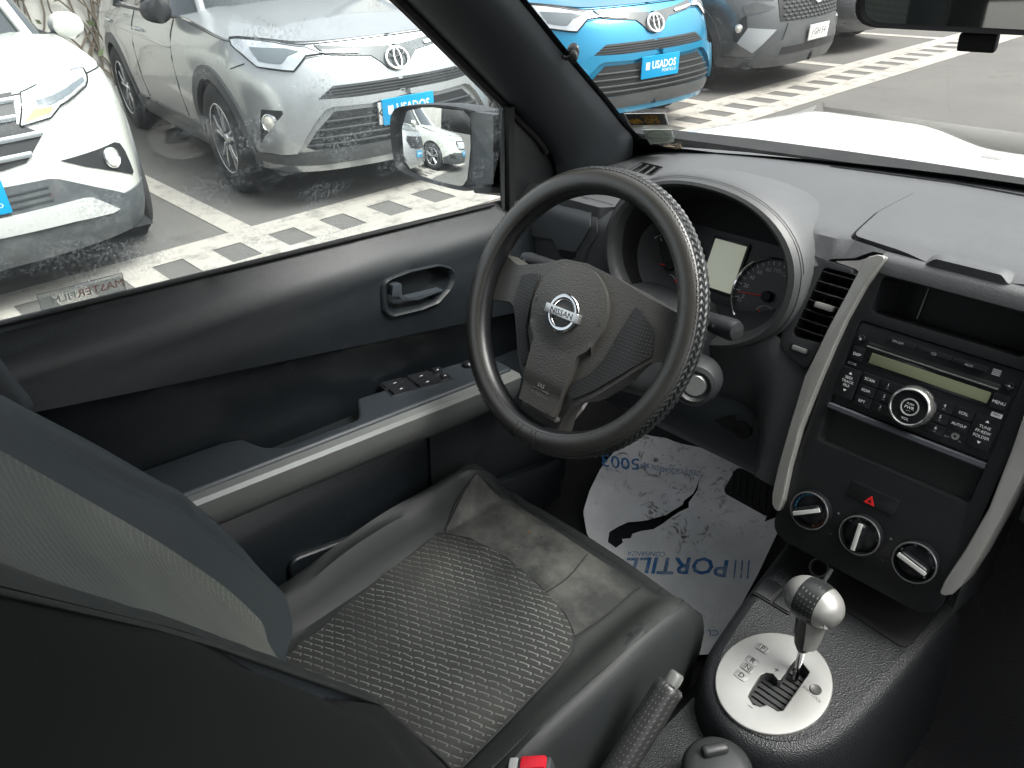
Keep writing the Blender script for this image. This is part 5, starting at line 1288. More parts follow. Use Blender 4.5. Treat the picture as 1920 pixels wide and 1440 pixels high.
# small black suction hook
ho = thing('suction_hook', 'small black suction hook stuck to the windscreen beside the pillar', 'hook', tuple(hitw(1078, 96)))
hp_ = hitw(1078, 92); wn = V3((0, -.55, -.83)).normalized()
hf = Fr(hp_ + V3((.0, -.006, -.004)), (1, 0, 0), V3((1, 0, 0)).cross(V3((0, -.55, -.83))) * -1)
nn_ = (CC - hp_).normalized()
hf = Fr(hp_ - V3((0, .004, .003)), (1, 0, 0), nn_.cross(V3((1, 0, 0))), nn_)
lathe('cup', hf, [(.012, 0), (.010, .003), (.005, .006), (.0001, .007)], M('clear_rubber', (.03, .03, .03), .2), ho, 20)
lathe('body', Fr(hf.p(.002, -.006, .006), hf.U, hf.V, hf.N), [(.009, -.006), (.0085, .006), (.005, .011), (.0001, .012)], rubber, ho, 18)
tube('hook_arm', [hf.p(0, -.006, .008), hf.p(-.012, -.010, .010), hf.p(-.018, -.008, .006)], .003, rubber, ho, 7)
# =================================================================== parking lot
asph = bpy.data.materials.new('asphalt'); asph.use_nodes = True
def ground_mat(m, base, alt, dark, rough=.9, wear=(3.2, .56, .72, .7)):
    n = m.node_tree.nodes; l = m.node_tree.links; b = n['Principled BSDF']; b.inputs['Roughness'].default_value = rough; b.inputs['Specular IOR Level'].default_value = .3
    tc = n.new('ShaderNodeTexCoord')
    def N(sc, det, lo, hi, ro=.6):
        t = n.new('ShaderNodeTexNoise'); t.inputs['Scale'].default_value = sc; t.inputs['Detail'].default_value = det; t.inputs['Roughness'].default_value = ro; l.new(tc.outputs['Object'], t.inputs['Vector'])
        r = n.new('ShaderNodeMapRange'); r.inputs[1].default_value = lo; r.inputs[2].default_value = hi; l.new(t.outputs['Fac'], r.inputs[0]); return r.outputs[0], t.outputs['Fac']
    a, _ = N(.8, 6, .35, .7); g_, gr_ = N(160, 3, .3, .75); s_, _ = N(wear[0], 8, wear[1], wear[2], .7); o_, _ = N(.45, 5, .52, .66)
    def mix(A, B, f):
        x = n.new('ShaderNodeMix'); x.data_type = 'RGBA'
        for k, v in (('A', A), ('B', B)):
            if isinstance(v, tuple): x.inputs[k].default_value = (*v, 1)
            else: l.new(v, x.inputs[k])
        l.new(f, x.inputs['Factor']); return x.outputs['Result']
    c = mix(base, alt, a); h = n.new('ShaderNodeMath'); h.operation = 'MULTIPLY'; h.inputs[1].default_value = .5; l.new(g_, h.inputs[0])
    c = mix(c, tuple(v * .62 for v in base), h.outputs[0])
    h2 = n.new('ShaderNodeMath'); h2.operation = 'MULTIPLY'; h2.inputs[1].default_value = wear[3]; l.new(s_, h2.inputs[0]); c = mix(c, dark, h2.outputs[0])
    h3 = n.new('ShaderNodeMath'); h3.operation = 'MULTIPLY'; h3.inputs[1].default_value = .22; l.new(o_, h3.inputs[0]); c = mix(c, tuple(v * .5 for v in base), h3.outputs[0])
    l.new(c, b.inputs['Base Color'])
    bp = n.new('ShaderNodeBump'); bp.inputs['Strength'].default_value = .5; bp.inputs['Distance'].default_value = .004; l.new(gr_, bp.inputs['Height']); l.new(bp.outputs[0], b.inputs['Normal'])
ground_mat(asph, (.098, .095, .089), (.130, .125, .115), (.06, .057, .054))
g = raw('ground', [(-60, -60, 0), (60, -60, 0), (60, 90, 0), (-60, 90, 0)], [[0, 1, 2, 3]], asph, None, 0); tag(g, 'grey worn asphalt of the car lot', kind='structure')
paint = bpy.data.materials.new('road_paint'); paint.use_nodes = True
ground_mat(paint, (.36, .342, .305), (.30, .284, .25), (.12, .115, .105), .8, (7, .50, .66, .75))
bluep = bpy.data.materials.new('blue_road_paint'); bluep.use_nodes = True
ground_mat(bluep, (.10, .20, .28), (.13, .23, .30), (.12, .15, .18), .8)
def cx(y): return -3.80 + .045 * (y - 1.5)
mk = thing('ladder_marking', 'white ladder road marking with grey gaps running along the bay fronts', 'road marking'); mk['kind'] = 'structure'
vs, fs = [], []
y0_, y1_ = -9.0, 26.0
def strip(name, pts, z, mat, parent): return raw(name, [(x, y, z) for x, y in pts], [list(range(len(pts)))], mat, parent, 0)
for nm, a, b in (('inner_line', -.345, -.135), ('outer_line', .135, .37)):
    strip(nm, [(cx(y0_) + a, y0_), (cx(y0_) + b, y0_), (cx(y1_) + b, y1_), (cx(y1_) + a, y1_)], .004, paint, mk)
me = None
yy = 1.14 + .17 - .34 * 30
k = 0
while yy < y1_ - .5:
    a, b = yy, yy + .17
    strip('rung', [(cx(a) - .134, a), (cx(a) + .134, a), (cx(b) + .134, b), (cx(b) - .134, b)], .004, paint, mk); yy += .34
for y in (-5.9, -3.55, -1.25, 1.07, 3.32, 5.57, 7.97, 10.35, 12.7):
    o = strip('bay_line', [(-9.3, y + .05 - .02 * 5), (-9.3, y + .19 - .1), (cx(y) - .346, y + .075), (cx(y) - .346, y - .075)], .004, paint, None)
    tag(o, kind='structure')
o = strip('blue_bay', [(-9.2, -3.5), (-9.2, -1.35), (cx(-1.35) - .4, -1.33), (cx(-3.5) - .4, -3.47)], .003, bluep, None); tag(o, kind='structure')
# seams in the aisle
crk = M('crack', (.05, .048, .045), .9)
for a, b in (((-2.98, 5.17), (-3.15, 5.45)), ((-2.86, 5.74), (-3.13, 6.22))):
    o = strip('asphalt_crack', [(a[0], a[1]), (a[0] + .012, a[1]), (b[0] + .008, b[1]), (b[0], b[1])], .005, crk, None); tag(o, kind='structure')
# ------------------------------------------------------------------ outline of a parked car
def _cr(pts, n=10):
    out = []
    for i in range(len(pts) - 1):
        p = [pts[max(i - 1, 0)], pts[i], pts[i + 1], pts[min(i + 2, len(pts) - 1)]]
        for k in range(n):
            t = k / n
            out.append(tuple(.5 * (2 * b + (c - a) * t + (2 * a - 5 * b + 4 * c - d) * t * t + (-a + 3 * b - 3 * c + d) * t ** 3) for a, b, c, d in zip(*p)))
    out.append(tuple(pts[-1])); return out
def _s(a, b, x):
    t = max(0.0, min(1.0, (x - a) / (b - a))); return t * t * (3 - 2 * t)
def _lin(tab, x):
    if x <= tab[0][0]: return tab[0][1]
    for (a, b), (c, d) in zip(tab, tab[1:]):
        if x <= c: return b + (d - b) * (x - a) / (c - a)
    return tab[-1][1]
class Plan:
    """body side as a surface (t, z): t runs round the outline from the middle of the nose, x right, y forward"""
    def __init__(s, half, front, side):
        s.q = _cr(half); s.L = [0.0]
        for a, b in zip(s.q, s.q[1:]): s.L.append(s.L[-1] + math.hypot(b[0] - a[0], b[1] - a[1]))
        s.T = s.L[-1]; s.front, s.side = front, side
    def flat(s, t):
        a = abs(t); a = min(a, s.T - 1e-6)
        lo, hi = 0, len(s.L) - 1
        while hi - lo > 1:
            m = (lo + hi) // 2
            if s.L[m] <= a: lo = m
            else: hi = m
        k = (a - s.L[lo]) / (s.L[hi] - s.L[lo]); p, q = s.q[lo], s.q[hi]
        x, y = p[0] + (q[0] - p[0]) * k, p[1] + (q[1] - p[1]) * k
        def tn(i):
            i0, i1 = max(i - 1, 0), min(i + 1, len(s.q) - 1)
            dx, dy = s.q[i1][0] - s.q[i0][0], s.q[i1][1] - s.q[i0][1]
            l = math.hypot(dx, dy); return dx / l, dy / l
        t0, t1 = tn(lo), tn(hi); tx, ty = t0[0] + (t1[0] - t0[0]) * k, t0[1] + (t1[1] - t0[1]) * k
        l = math.hypot(tx, ty); nx, ny = -ty / l, tx / l
        if a < 1e-4: nx = 0.0
        if t < 0: x, nx = -x, -nx
        return x, y, nx, ny
    def p(s, t, z, off=0.0):
        x, y, nx, ny = s.flat(t)
        w = _s(.75, 1.25, abs(t))
        i = _lin(s.front, z) * (1 - w) + _lin(s.side, z) * w - off
        return (x - nx * i, y - ny * i, z)
    def tx(s, x):
        """t on the nose for a given sideways distance"""
        a, b = 0.0, 1.4
        for _ in range(40):
            m = .5 * (a + b)
            if s.flat(m)[0] < abs(x): a = m
            else: b = m
        return math.copysign(a, x)
SUV = Plan([(0, .93), (.25, .915), (.5, .865), (.68, .775), (.80, .64), (.87, .45), (.905, .2), (.915, -.2), (.92, -.7), (.92, -1.6), (.91, -2.5), (.88, -3.1), (.80, -3.45), (.6, -3.6), (.3, -3.63), (0, -3.64)],
           [(.18, .11), (.24, .045), (.33, .01), (.45, 0), (.56, .01), (.70, .03), (.80, .055), (.90, .10), (.97, .17), (1.02, .26)],
           [(.18, .10), (.26, .05), (.36, .03), (.55, .005), (.75, 0), (.86, .01), (.95, .035), (1.03, .075), (1.10, .11)])
# =================================================================== parked cars
tyre = M('tyre', (.018, .018, .019), .85, bump=(150, .4, 'noise', .003), vary=(9, .5, (.035, .034, .033)))
arch_in = M('arch_liner', (.006, .007, .008), .95)
rimd = M('rim_dark', (.03, .031, .033), .35, metal=.3)
rimm = M('rim_machined', (.62, .63, .64), .25, metal=.8)
clad = M('cladding', (.05, .055, .058), .5, bump=(500, .4, 'noise', .001), dust=((.10, .098, .092), .6, 4))
gril = M('grille_black', (.009, .010, .011), .5)
mesh_m = M('grille_mesh', (.026, .030, .032), .5)
lampg = M('lamp_clear', (.36, .39, .41), .10, metal=.35, coat=.6, vary=(14, .7, (.55, .58, .6)))
lampd = M('lamp_dark', (.10, .12, .13), .12, coat=.8)
cglass = M('car_glass', (.02, .026, .028), .04, spec=.8, coat=.5)
cardb = M('card_blue', (.0, .25, .48), .4); platew = M('plate_white', (.5, .5, .48), .45)
def wheel(root, X, Y, side, R=.36, style=0):
    f = Fr((X, Y, R), (0, side, 0), (0, 0, 1), (side, 0, 0))
    wv = .112
    w_ = lathe('wheel', f, [(.228, wv - .012), (.262, wv), (.325, wv - .004), (.348, wv - .022), (R, wv - .05), (R, -wv + .05), (.34, -wv + .01), (.25, -wv)], tyre, root, 44)
    lathe('rim', f, [(.23, wv - .012), (.222, wv - .010), (.214, wv - .022), (.205, .02), (.06, .015), (.0001, .015)], rimd, w_, 40)
    lathe('rim_lip', f, [(.2295, wv - .0115), (.224, wv - .008), (.2185, wv - .012)], rimm, w_, 40)
    for k in range(5):
        a = 2 * math.pi * k / 5 + .3
        for sg in (-1, 1):
            h = f.at(0, 0, 0, a)
            if style == 0: poly = [(.045, sg * .004), (.06, sg * .028), (.135, sg * .034), (.217, sg * .078), (.219, sg * .036), (.14, sg * .010)]
            else: poly = [(.04, sg * .003), (.05, sg * .02), (.12, sg * .03), (.216, sg * .05), (.218, sg * .012), (.12, sg * .006)]
            if sg < 0: poly = poly[::-1]
            slab('spoke', h, poly, .02, wv - .026, rimm, w_, .004, 1)
    lathe('hub_cap', f, [(.0001, wv - .022), (.03, wv - .024), (.036, wv - .034), (.036, .02)], rimm, w_, 20)
    for k in range(5):
        a = 2 * math.pi * k / 5; lathe('lug_nut', f.at(.05 * math.cos(a), .05 * math.sin(a), 0), [(.0001, .055), (.008, .055), (.009, .02)], rimd, w_, 8)
    return w_
def build_car(label, S, paint_, loc, head, group, style, lower=None, lamp=None):
    root = thing('parked_car', label, 'car', (0, 0, 0), group)
    def sf(a, z): return V3(S.p(-a, z))
    def pt(name, poly, mat, off=.004, thick=.02, res=.05, par=None, mir=True, holes=()):
        out = None
        for sg in ((1, -1) if mir else (1,)):
            p = [(-t * sg, z) for t, z in poly]
            out = patch(name, sf, p, mat, par or root, res=res, off=off, thick=thick)
        return out
    def zt(t):
        t = abs(t); return .965 + .02 * _s(.5, 1.1, t) + .075 * _s(1.0, 2.3, t) + .02 * _s(2.5, 4, t)
    tA, tB = 1.55, 4.21
    def arch(tc, r): return [(tc + r * math.cos(a), .36 + r * math.sin(a)) for a in [math.pi * (1 - k / 14) for k in range(15)]]
    TE = S.T * .985
    zb = .24
    half = [(0, zb)]
    def notch(tc, r=.405):
        o = [(tc - r, zb)] + [(tc - r * math.cos(math.pi * k / 16), max(zb, .36 + r * math.sin(math.pi * k / 16))) for k in range(17)] + [(tc + r, zb)]
        return o
    bot = []
    for t in [0.35, .7, 1.0]: bot.append((t, zb))
    bot += notch(tA); 
    for k in range(1, 9): bot.append((tA + .405 + (tB - tA - .81) * k / 9, zb))
    bot += notch(tB); bot += [(4.9, zb), (5.4, zb), (TE, zb + .1)]
    topc = [(TE * (1 - k / 60), zt(TE * (1 - k / 60))) for k in range(61)]
    h = [(0, zb)] + bot + topc
    # two halves joined in one outline
    left = [(-t, z) for t, z in reversed(bot)]
    outl = [(-a, z) for a, z in ([(0, zb)] + bot + topc + [(-t, z) for t, z in reversed(topc[:-1])] + left)]
    patch('body', sf, outl[::-1], paint_, root, res=.075, thick=.01)
    # bonnet
    ed = [S.p(t, zt(t)) for t in [2.15 * (1 - 2 * k / 60) for k in range(61)]]
    hp = [(p[0], p[1]) for p in ed]; hp += [(-.66, -.50), (-.4, -.46), (0, -.44), (.4, -.46), (.66, -.50)]
    def hz(x, y):
        z = .965 + .10 * _s(.78, -.6, y) + .058 * (1 - min(1, abs(x) / .86) ** 2.2) * _s(.86, .30, y)
        z += .016 * _s(.50, .58, abs(x)) * _s(.74, .66, abs(x)) * _s(.75, .3, y)
        return z
    patch('bonnet', lambda x, y: V3((x, y, hz(x, y))), hp, paint_, root, res=.07, thick=.01)
    tube('bonnet_gap', [V3(S.p(t, zt(t) - .006, .002)) for t in [1.95 * (1 - 2 * k / 60) for k in range(61)]], .0035, arch_in, root, 4)
    # cabin
    def lp(pts, z): 
        r = [(x, y) for x, y in pts]; return [V3((x, y, z)) for x, y in r] + [V3((-x, y, z)) for x, y in reversed(r[1:-1])]
    b0 = lp([(0, -.42), (.4, -.45), (.68, -.52), (.80, -.72), (.825, -1.2), (.825, -2.4), (.78, -3.0), (.55, -3.4), (0, -3.5)], 1.045)
    b1 = lp([(0, -1.10), (.3, -1.12), (.52, -1.18), (.60, -1.32), (.615, -1.6), (.615, -2.5), (.58, -2.85), (.4, -3.0), (0, -3.05)], 1.60)
    b2 = lp([(0, -1.25), (.28, -1.27), (.48, -1.32), (.55, -1.45), (.565, -1.7), (.565, -2.45), (.53, -2.75), (.36, -2.9), (0, -2.95)], 1.66)
    loft('cabin_glass', [b0, b1], cglass, root); loft('roof', [b1, b2], paint_, root, cap1=True)
    for sg in (-1, 1):
        for a, b, r in (((.70, -.50), (.54, -1.18), .03), ((.825, -1.55), (.618, -1.65), .035), ((.825, -2.42), (.61, -2.4), .04)):
            tube('pillar', [V3((sg * a[0], a[1], 1.03)), V3((sg * b[0], b[1], 1.60))], r, paint_ if r == .03 else gril, root, 8)
        tube('belt_trim', [V3((sg * .832, y, 1.052)) for y in (-.75, -1.5, -2.4)], .012, gril, root, 6)
        m = loft('door_mirror', [[V3((sg * (.94 + a * wx), -.74 + b, 1.10 + c)) for a, c in ell(0, 0, 1, .075, 16)] for b, wx in ((.09, .04), (.07, .085), (0, .10), (-.05, .095))], paint_ if style != 'rav' else gril, root, cap0=True, cap1=True)
        loft('mirror_base', [[V3((sg * (.84 + a), -.72 + b, 1.06)) for a, b in ell(0, 0, .03, .05, 10)], [V3((sg * (.90 + a), -.74 + b, 1.08)) for a, b in ell(0, 0, .03, .05, 10)]], gril, m)
        tube('door_gap', [V3(S.p(sg * 2.28, z, .001)) for z in (.40, .6, .8, .95, 1.04)], .0035, arch_in, root, 4)
        tube('door_gap', [V3(S.p(sg * 3.35, z, .001)) for z in (.40, .6, .8, .95, 1.04)], .0035, arch_in, root, 4)
        tube('door_crease', [V3(S.p(sg * t, .86 + .02 * (t - 2), .0)) for t in (2.3, 2.8, 3.4, 4.2)], .008, paint_, root, 6)
        for t in (3.12, 4.16):
            tube('door_handle', [V3(S.p(sg * (t - .09), .925, .008)), V3(S.p(sg * (t - .05), .93, .028)), V3(S.p(sg * (t + .05), .932, .03)), V3(S.p(sg * (t + .09), .93, .008))], .013, paint_, root, 8)
        for Y in (0, -2.66):
            wheel(root, sg * .80, Y, sg, .36, 0 if style in ('rav', 'rush') else 1)
            f = Fr((sg * .80, Y, .40), (0, sg, 0), (0, 0, 1), (sg, 0, 0))
            lathe('wheel_housing', f, [(.0001, -.16), (.41, -.16), (.415, .06)], arch_in, root, 28)
    # arch cladding and sills
    for tc in (tA, tB):
        r0, r1 = .385, .465
        if style in ('rav', 'gray', 'rush'):
            ring = [(tc - r1 * math.cos(math.pi * k / 20), .36 + r1 * math.sin(math.pi * k / 20)) for k in range(21)]
            ring = [(ring[0][0], .26)] + ring + [(ring[-1][0], .26), (tc + r0 + .015, .26)] + [(tc + r0 * math.cos(math.pi * k / 20), .36 + r0 * math.sin(math.pi * k / 20)) for k in range(21)] + [(tc - r0 - .015, .26)]
            pt('arch_cladding', ring, clad, .010, .03, .05)
    if style in ('rav', 'gray', 'rush'): pt('sill_cladding', [(2.02, .235), (3.74, .235), (3.74, .37), (2.02, .39)], clad, .012, .03, .08)
    raw('floor_pan', [(-.8, .72, .24), (.8, .72, .24), (.85, -3.3, .24), (-.85, -3.3, .24)], [[0, 1, 2, 3]], arch_in, root, 0)
    def rim_line(poly, r=.004, off=.012, mat=None):
        for sg in (1, -1):
            q = resamp(poly, .04); tube('panel_gap', [V3(S.p(sg * t, z, off)) for t, z in q + q[:1]], r, mat or arch_in, root, 5)
    def nose(t, z, off=.0):
        p = V3(S.p(t, z, off)); e = .01; U = V3(S.p(t - e, z)) - V3(S.p(t + e, z)); U.normalize()
        Vv = (V3(S.p(t, z + e)) - V3(S.p(t, z - e))).normalized(); return Fr(p, U, Vv - U * Vv.dot(U))
    def ovals(z, r, name='emblem'):
        f = nose(0, z, .022)
        e = loft(name, [[f.p((r + .008 * math.cos(b)) * math.cos(a), (r * .86 + .008 * math.cos(b)) * math.sin(a), .006 * math.sin(b)) for b in [1.047 * k for k in range(6)]] for a in [2 * math.pi * k / 32 for k in range(32)]], chrome, root, ring=True)
        tube('emblem_oval', [f.p(r * .30 * math.cos(a), r * .78 * math.sin(a), .003) for a in [2 * math.pi * k / 20 for k in range(21)]], .006, chrome, e, 6)
        tube('emblem_oval', [f.p(r * .72 * math.cos(a), r * .42 + r * .30 * math.sin(a), .003) for a in [2 * math.pi * k / 20 for k in range(21)]], .006, chrome, e, 6)
    def card(z, wd=.36, hh=.15, white=False, text='USADOS'):
        f = nose(0, z, .03); f = Fr(V3((0, f.O.y, z)), (-1, 0, 0), (0, .05, 1))
        c = slab('dealer_card' if not white else 'number_plate', f, rect(-wd / 2, wd / 2, -hh / 2, hh / 2, .006), -.004, .004, cardb if not white else platew, root, .001)
        if white: txt('lettering', text, f.at(0, 0, .0045), hh * .62, dark_ink, c, sx=.95)
        else:
            txt('lettering', text, f.at(wd * .09, hh * .06, .0045), hh * .50, white_ink, c, bold=.0015, sx=.80)
            txt('lettering', 'PORTILLO', f.at(wd * .24, -hh * .24, .0045), hh * .20, white_ink, c)
            for k in range(4): slab('bar_mark', f.at(-wd * .385 + k * .010, hh * .06), rect(-.0035, .0035, -hh * .17, hh * .17), .004, .0048, white_ink, c, 0)
        return f
    def slats(name, poly, z_list, mat, off=.012, r=.007):
        for z in z_list:
            xs = []
            for (a, b), (c, d_) in zip(poly, poly[1:] + poly[:1]):
                if (b - z) * (d_ - z) < 0: xs.append(a + (c - a) * (z - b) / (d_ - b))
            if len(xs) >= 2:
                t0, t1 = min(xs), max(xs)
                tube(name, [V3(S.p(t0 + (t1 - t0) * k / 14, z, off)) for k in range(15)], r, mat, root, 6)
    def fog(t, z, r, off=.0):
        f = nose(t, z, .010 + off)
        l_ = lathe('fog_lamp', f, [(.0001, .012), (r * .6, .010), (r * .85, .004), (r * .88, 0)], M('fog_lens', (.7, .68, .6), .15, metal=.3, coat=.5) if 'fog_lens' not in MATS else MATS['fog_lens'], root, 20)
        lathe('fog_bezel', f, [(r * .86, .002), (r * .95, .010), (r * 1.05, .008), (r * 1.1, -.004)], chrome, l_, 20)
    if style == 'rav':
        hl_ = [(1.19, 1.000), (1.13, 1.004), (.87, .978), (.58, .946), (.47, .907), (.59, .902), (.68, .830), (.755, .836), (.94, .857), (1.05, .915), (1.155, .966)]
        h_ = pt('headlight', hl_, lampg, .010, .02, .04); rim_line(hl_)
        pt('headlight_lens', [(1.02, .952), (.72, .936), (.635, .920), (.71, .902), (.76, .867), (.815, .868), (.93, .883)], lampd, .0135, .004, .04)
        pt('headlight_lid', [(1.195, 1.004), (1.13, 1.009), (.87, .984), (.58, .952), (.58, .946), (.87, .976), (1.13, 1.001), (1.19, .997)], gril, .012, .01, .05)
        up = [(.52, .950), (.285, .925), (.08, .910), (0, .908)]
        upl = [(.46, .900), (.24, .876), (.165, .868), (.11, .827), (.072, .791), (0, .772)]
        full = up + [(-t, z) for t, z in reversed(up[:-1])] + [(-t, z) for t, z in upl[:-1]] + upl[::-1]
        pt('upper_grille', full, M('grille_grey', (.06, .07, .073), .4) if 'grille_grey' not in MATS else MATS['grille_grey'], .008, .02, .05, mir=False)
        pt('chrome_bar', [(.47, .919), (.235, .901), (.24, .889), (.47, .906)], chrome, .014, .006, .05)
        ovals(.842, .075)
        mid = [(.55, .671), (.45, .733), (.117, .732), (0, .734)]; midl = [(.416, .657), (.23, .655), (0, .660)]
        mf = mid + [(-t, z) for t, z in reversed(mid[:-1])] + [(-t, z) for t, z in midl[:-1]] + midl[::-1]
        pt('mid_grille', mf, mesh_m, .003, .01, .05, mir=False)
        slats('grille_slat', mf, (.672, .688, .704, .72), gril, .006, .004)
        wg_ = [(.556, .668), (.324, .659), (0, .660), (0, .632), (.24, .612), (.477, .620), (.523, .608), (.596, .541), (.725, .371), (.813, .367), (1.0, .378), (.97, .418), (.755, .613), (.634, .629)]
        pt('bumper_wing', wg_, paint_, .030, .045, .04)
        lw_ = [(.47, .592), (.25, .588), (0, .600)]; lwl = [(0, .383), (.62, .379), (.67, .400), (.585, .498)]
        lf = [(-t, z) for t, z in lw_[:-1]][::1] 
        lfull = lw_ + [(-t, z) for t, z in reversed(lw_[:-1])] + [(-.585, .498), (-.67, .400), (-.62, .379), (.62, .379), (.67, .400), (.585, .498)]
        pt('lower_grille', lfull, gril, .004, .01, .05, mir=False)
        slats('grille_slat', lfull, (.41, .45, .495, .54), mesh_m, .012, .008)
        pt('fog_housing', [(.935, .622), (.79, .617), (.785, .59), (.88, .479), (.945, .424), (.995, .414)], gril, .006, .01, .04)
        fog(.88, .548, .05); fog(-.88, .548, .05)
        pt('front_lip', [(1.13, .345), (.72, .366), (.555, .373), (0, .383), (0, .290), (.625, .285), (1.13, .30)], clad, .008, .03, .05)
        pt('bumper_gap', [(1.17, .838), (1.045, .872), (1.045, .868), (1.17, .834)], arch_in, .003, .004, .05)
    elif style == 'rush':
        hl_ = [(.44, .966), (.60, .987), (.875, 1.0), (.97, 1.005), (1.02, 1.0), (.98, .975), (.925, .950), (.868, .932), (.761, .918), (.586, .890), (.503, .850), (.359, .839), (.356, .85), (.412, .929)]
        pt('headlight', hl_, lampg, .010, .02, .03); rim_line(hl_)
        pt('headlight_strip', [(.40, .915), (.58, .925), (.76, .945), (.93, .965), (.90, .945), (.76, .925), (.58, .900), (.39, .885)], lampd, .0125, .004, .04)
        pt('headlight_lamps', [(.46, .945), (.62, .962), (.85, .98), (.92, .978), (.85, .955), (.62, .935), (.46, .928)], M('lamp_bright', (.8, .83, .84), .15, metal=.5, coat=.4), .0135, .004, .04)
        pt('indicator', [(.396, .862), (.437, .888), (.503, .890), (.541, .886), (.516, .866), (.375, .848)], M('amber_lens', (.62, .20, .06), .2, coat=.6), .0140, .004, .03)
        gf = [(.37, .962), (.345, .85), (.385, .756), (.43, .79), (.365, .739), (.31, .69), (.19, .678)]
        gp_ = [(.40, .968), (.345, .85), (.435, .794), (.37, .739), (.314, .690), (.20, .678)]
        ful = [(-t, z) for t, z in gp_] + gp_[::-1]
        pt('grille', ful[::-1], gril, .005, .01, .05, mir=False)
        for z, tt in ((.945, .385), (.88, .352), (.80, .42), (.725, .345)): tube('grille_bar', [V3(S.p(-tt + 2 * tt * k / 14, z, .014)) for k in range(15)], .014, M('bar_silver', (.42, .45, .47), .3, metal=.5) if 'bar_silver' not in MATS else MATS['bar_silver'], root, 6)
        pt('fog_housing', [(.46, .667), (.80, .673), (.845, .657), (.865, .613), (.87, .505), (.845, .498), (.565, .614)], gril, .005, .02, .03)
        fog(.725, .615, .048); fog(-.725, .615, .048)
        bl = [(0, .612), (.205, .609), (.38, .603), (.42, .592), (.51, .546), (.725, .436), (.90, .440), (1.14, .42), (1.14, .245), (0, .245)]
        pt('lower_cladding', bl, M('cladding_dirty', (.045, .052, .056), .6, dust=((.13, .135, .13), .8, 6)), .008, .03, .05)
        sk_ = [(0, .486), (.35, .484), (.50, .482), (.53, .474), (.655, .380), (.61, .374), (.42, .392), (0, .405)]
        pt('skid_plate', sk_, M('skid_silver', (.55, .56, .54), .35, metal=.3), .022, .03, .04)
        for z in (.515, .545, .575): pt('intake_slat', [(0, z), (.36, z), (.36, z - .008), (0, z - .008)], mesh_m, .013, .006, .06)
        card(.58)
    elif style == 'gray':
        pt('headlight', [(1.1, .90), (.80, .815), (.60, .802), (.65, .860), (.85, .91), (1.1, .945)], lampg, .010, .02, .04)
        pt('cheek', [(.59, .744), (.675, .717), (.886, .692), (.932, .766), (.80, .79)], MATS['cladding'], .006, .01, .04)
        gr_ = [(.50, .905), (.56, .80), (.548, .668), (.53, .620)]
        pt('grille', [(-t, z) for t, z in gr_][::-1][::-1] + gr_[::-1], gril, .004, .01, .05, mir=False)
        for j in range(8):
            for i in range(14):
                z = .635 + j * .033; t = -.47 + (i + (.5 if j & 1 else 0)) * .07
                if abs(t) > .5: continue
                f = nose(t, z, .008); slab('mesh_cell', f, [(-.028, 0), (-.016, .010), (.016, .010), (.028, 0), (.016, -.010), (-.016, -.010)], -.004, .006, MATS['grille_mesh'], root, .003, 1)
        pt('silver_trim', [(.855, .585), (.581, .559), (.794, .372), (.94, .459)], M('trim_grey', (.30, .32, .33), .4, metal=.3), .014, .02, .04)
        pt('fog_housing', [(.919, .668), (.88, .688), (.858, .577), (.94, .459), (.979, .476), (.973, .586)], gril, .008, .02, .03)
        fog(.938, .582, .034); fog(-.938, .582, .034)
        pt('lower_bumper', [(1.137, .336), (.787, .328), (.503, .465), (.44, .60), (0, .61), (0, .24), (.6, .237), (1.14, .245)], MATS['cladding'], .010, .03, .05)
        pt('lower_intake', [(.50, .405), (0, .41), (0, .345), (.52, .341)], gril, .014, .01, .05)
        ovals(.80, .07); card(.495, .36, .135, True, 'J·GH·54')
    else:
        pt('headlight', [(1.15, .93), (.75, .90), (.52, .86), (.60, .82), (.85, .83), (1.10, .87)], lampg, .010, .02, .05)
        pt('headlight_lens', [(1.0, .90), (.75, .88), (.62, .855), (.85, .85)], lampd, .014, .004, .05)
        gp_ = [(.50, .86), (.56, .78), (.42, .64), (.2, .62)]
        pt('grille', [(-t, z) for t, z in gp_] + gp_[::-1], gril, .005, .01, .06, mir=False)
        if style == 'slat':
            for k in range(-11, 12): tube('grille_slat', [V3(S.p(k * .042, z, .014)) for z in (.655, .74, .835)], .009, chrome, root, 6)
        else:
            for z in (.68, .72, .76, .80): tube('grille_bar', [V3(S.p(-.44 + .88 * k / 12, z, .012)) for k in range(13)], .007, mesh_m, root, 5)
        pt('lower_bumper', [(1.12, .40), (.70, .56), (0, .54), (0, .25), (1.12, .25)], clad if style == 'slat' else paint_, .010, .03, .06)
        pt('intake', [(.90, .52), (.70, .50), (.62, .40), (.85, .40)], gril, .013, .01, .05)
        tube('emblem', [nose(0, .80, .02).p(.05 * math.cos(a), .05 * math.sin(a), 0) for a in [k * .4 for k in range(17)]], .008, chrome, root, 6)
        card(.52, .36, .14)
    if style == 'rav': 
        if lower: card(.553, .37, .155)
        if lower == 'K': 
            f = Fr((.03, V3(S.p(0, .555, .024)).y, .548), (-1, 0, 0), (0, .05, 1)); c = slab('number_plate', f, rect(-.18, .18, -.066, .066, .006), -.004, .002, platew, root, .001); txt('lettering', 'K', f.at(-.162, 0, .0025), .10, dark_ink, c)
    root.location = (loc[0], loc[1], 0); root.rotation_euler = (0, 0, rad(head - 90))
    return root
GRP = 'cars parked in the bays'
def carpaint(name, col, metal, rough=.28): return M(name, col, rough, metal=metal, coat=.7, vary=(1.5, .25, tuple(c * .85 for c in col)))
p_sil = carpaint('silver_car_paint', (.40, .415, .415), .6, .24)
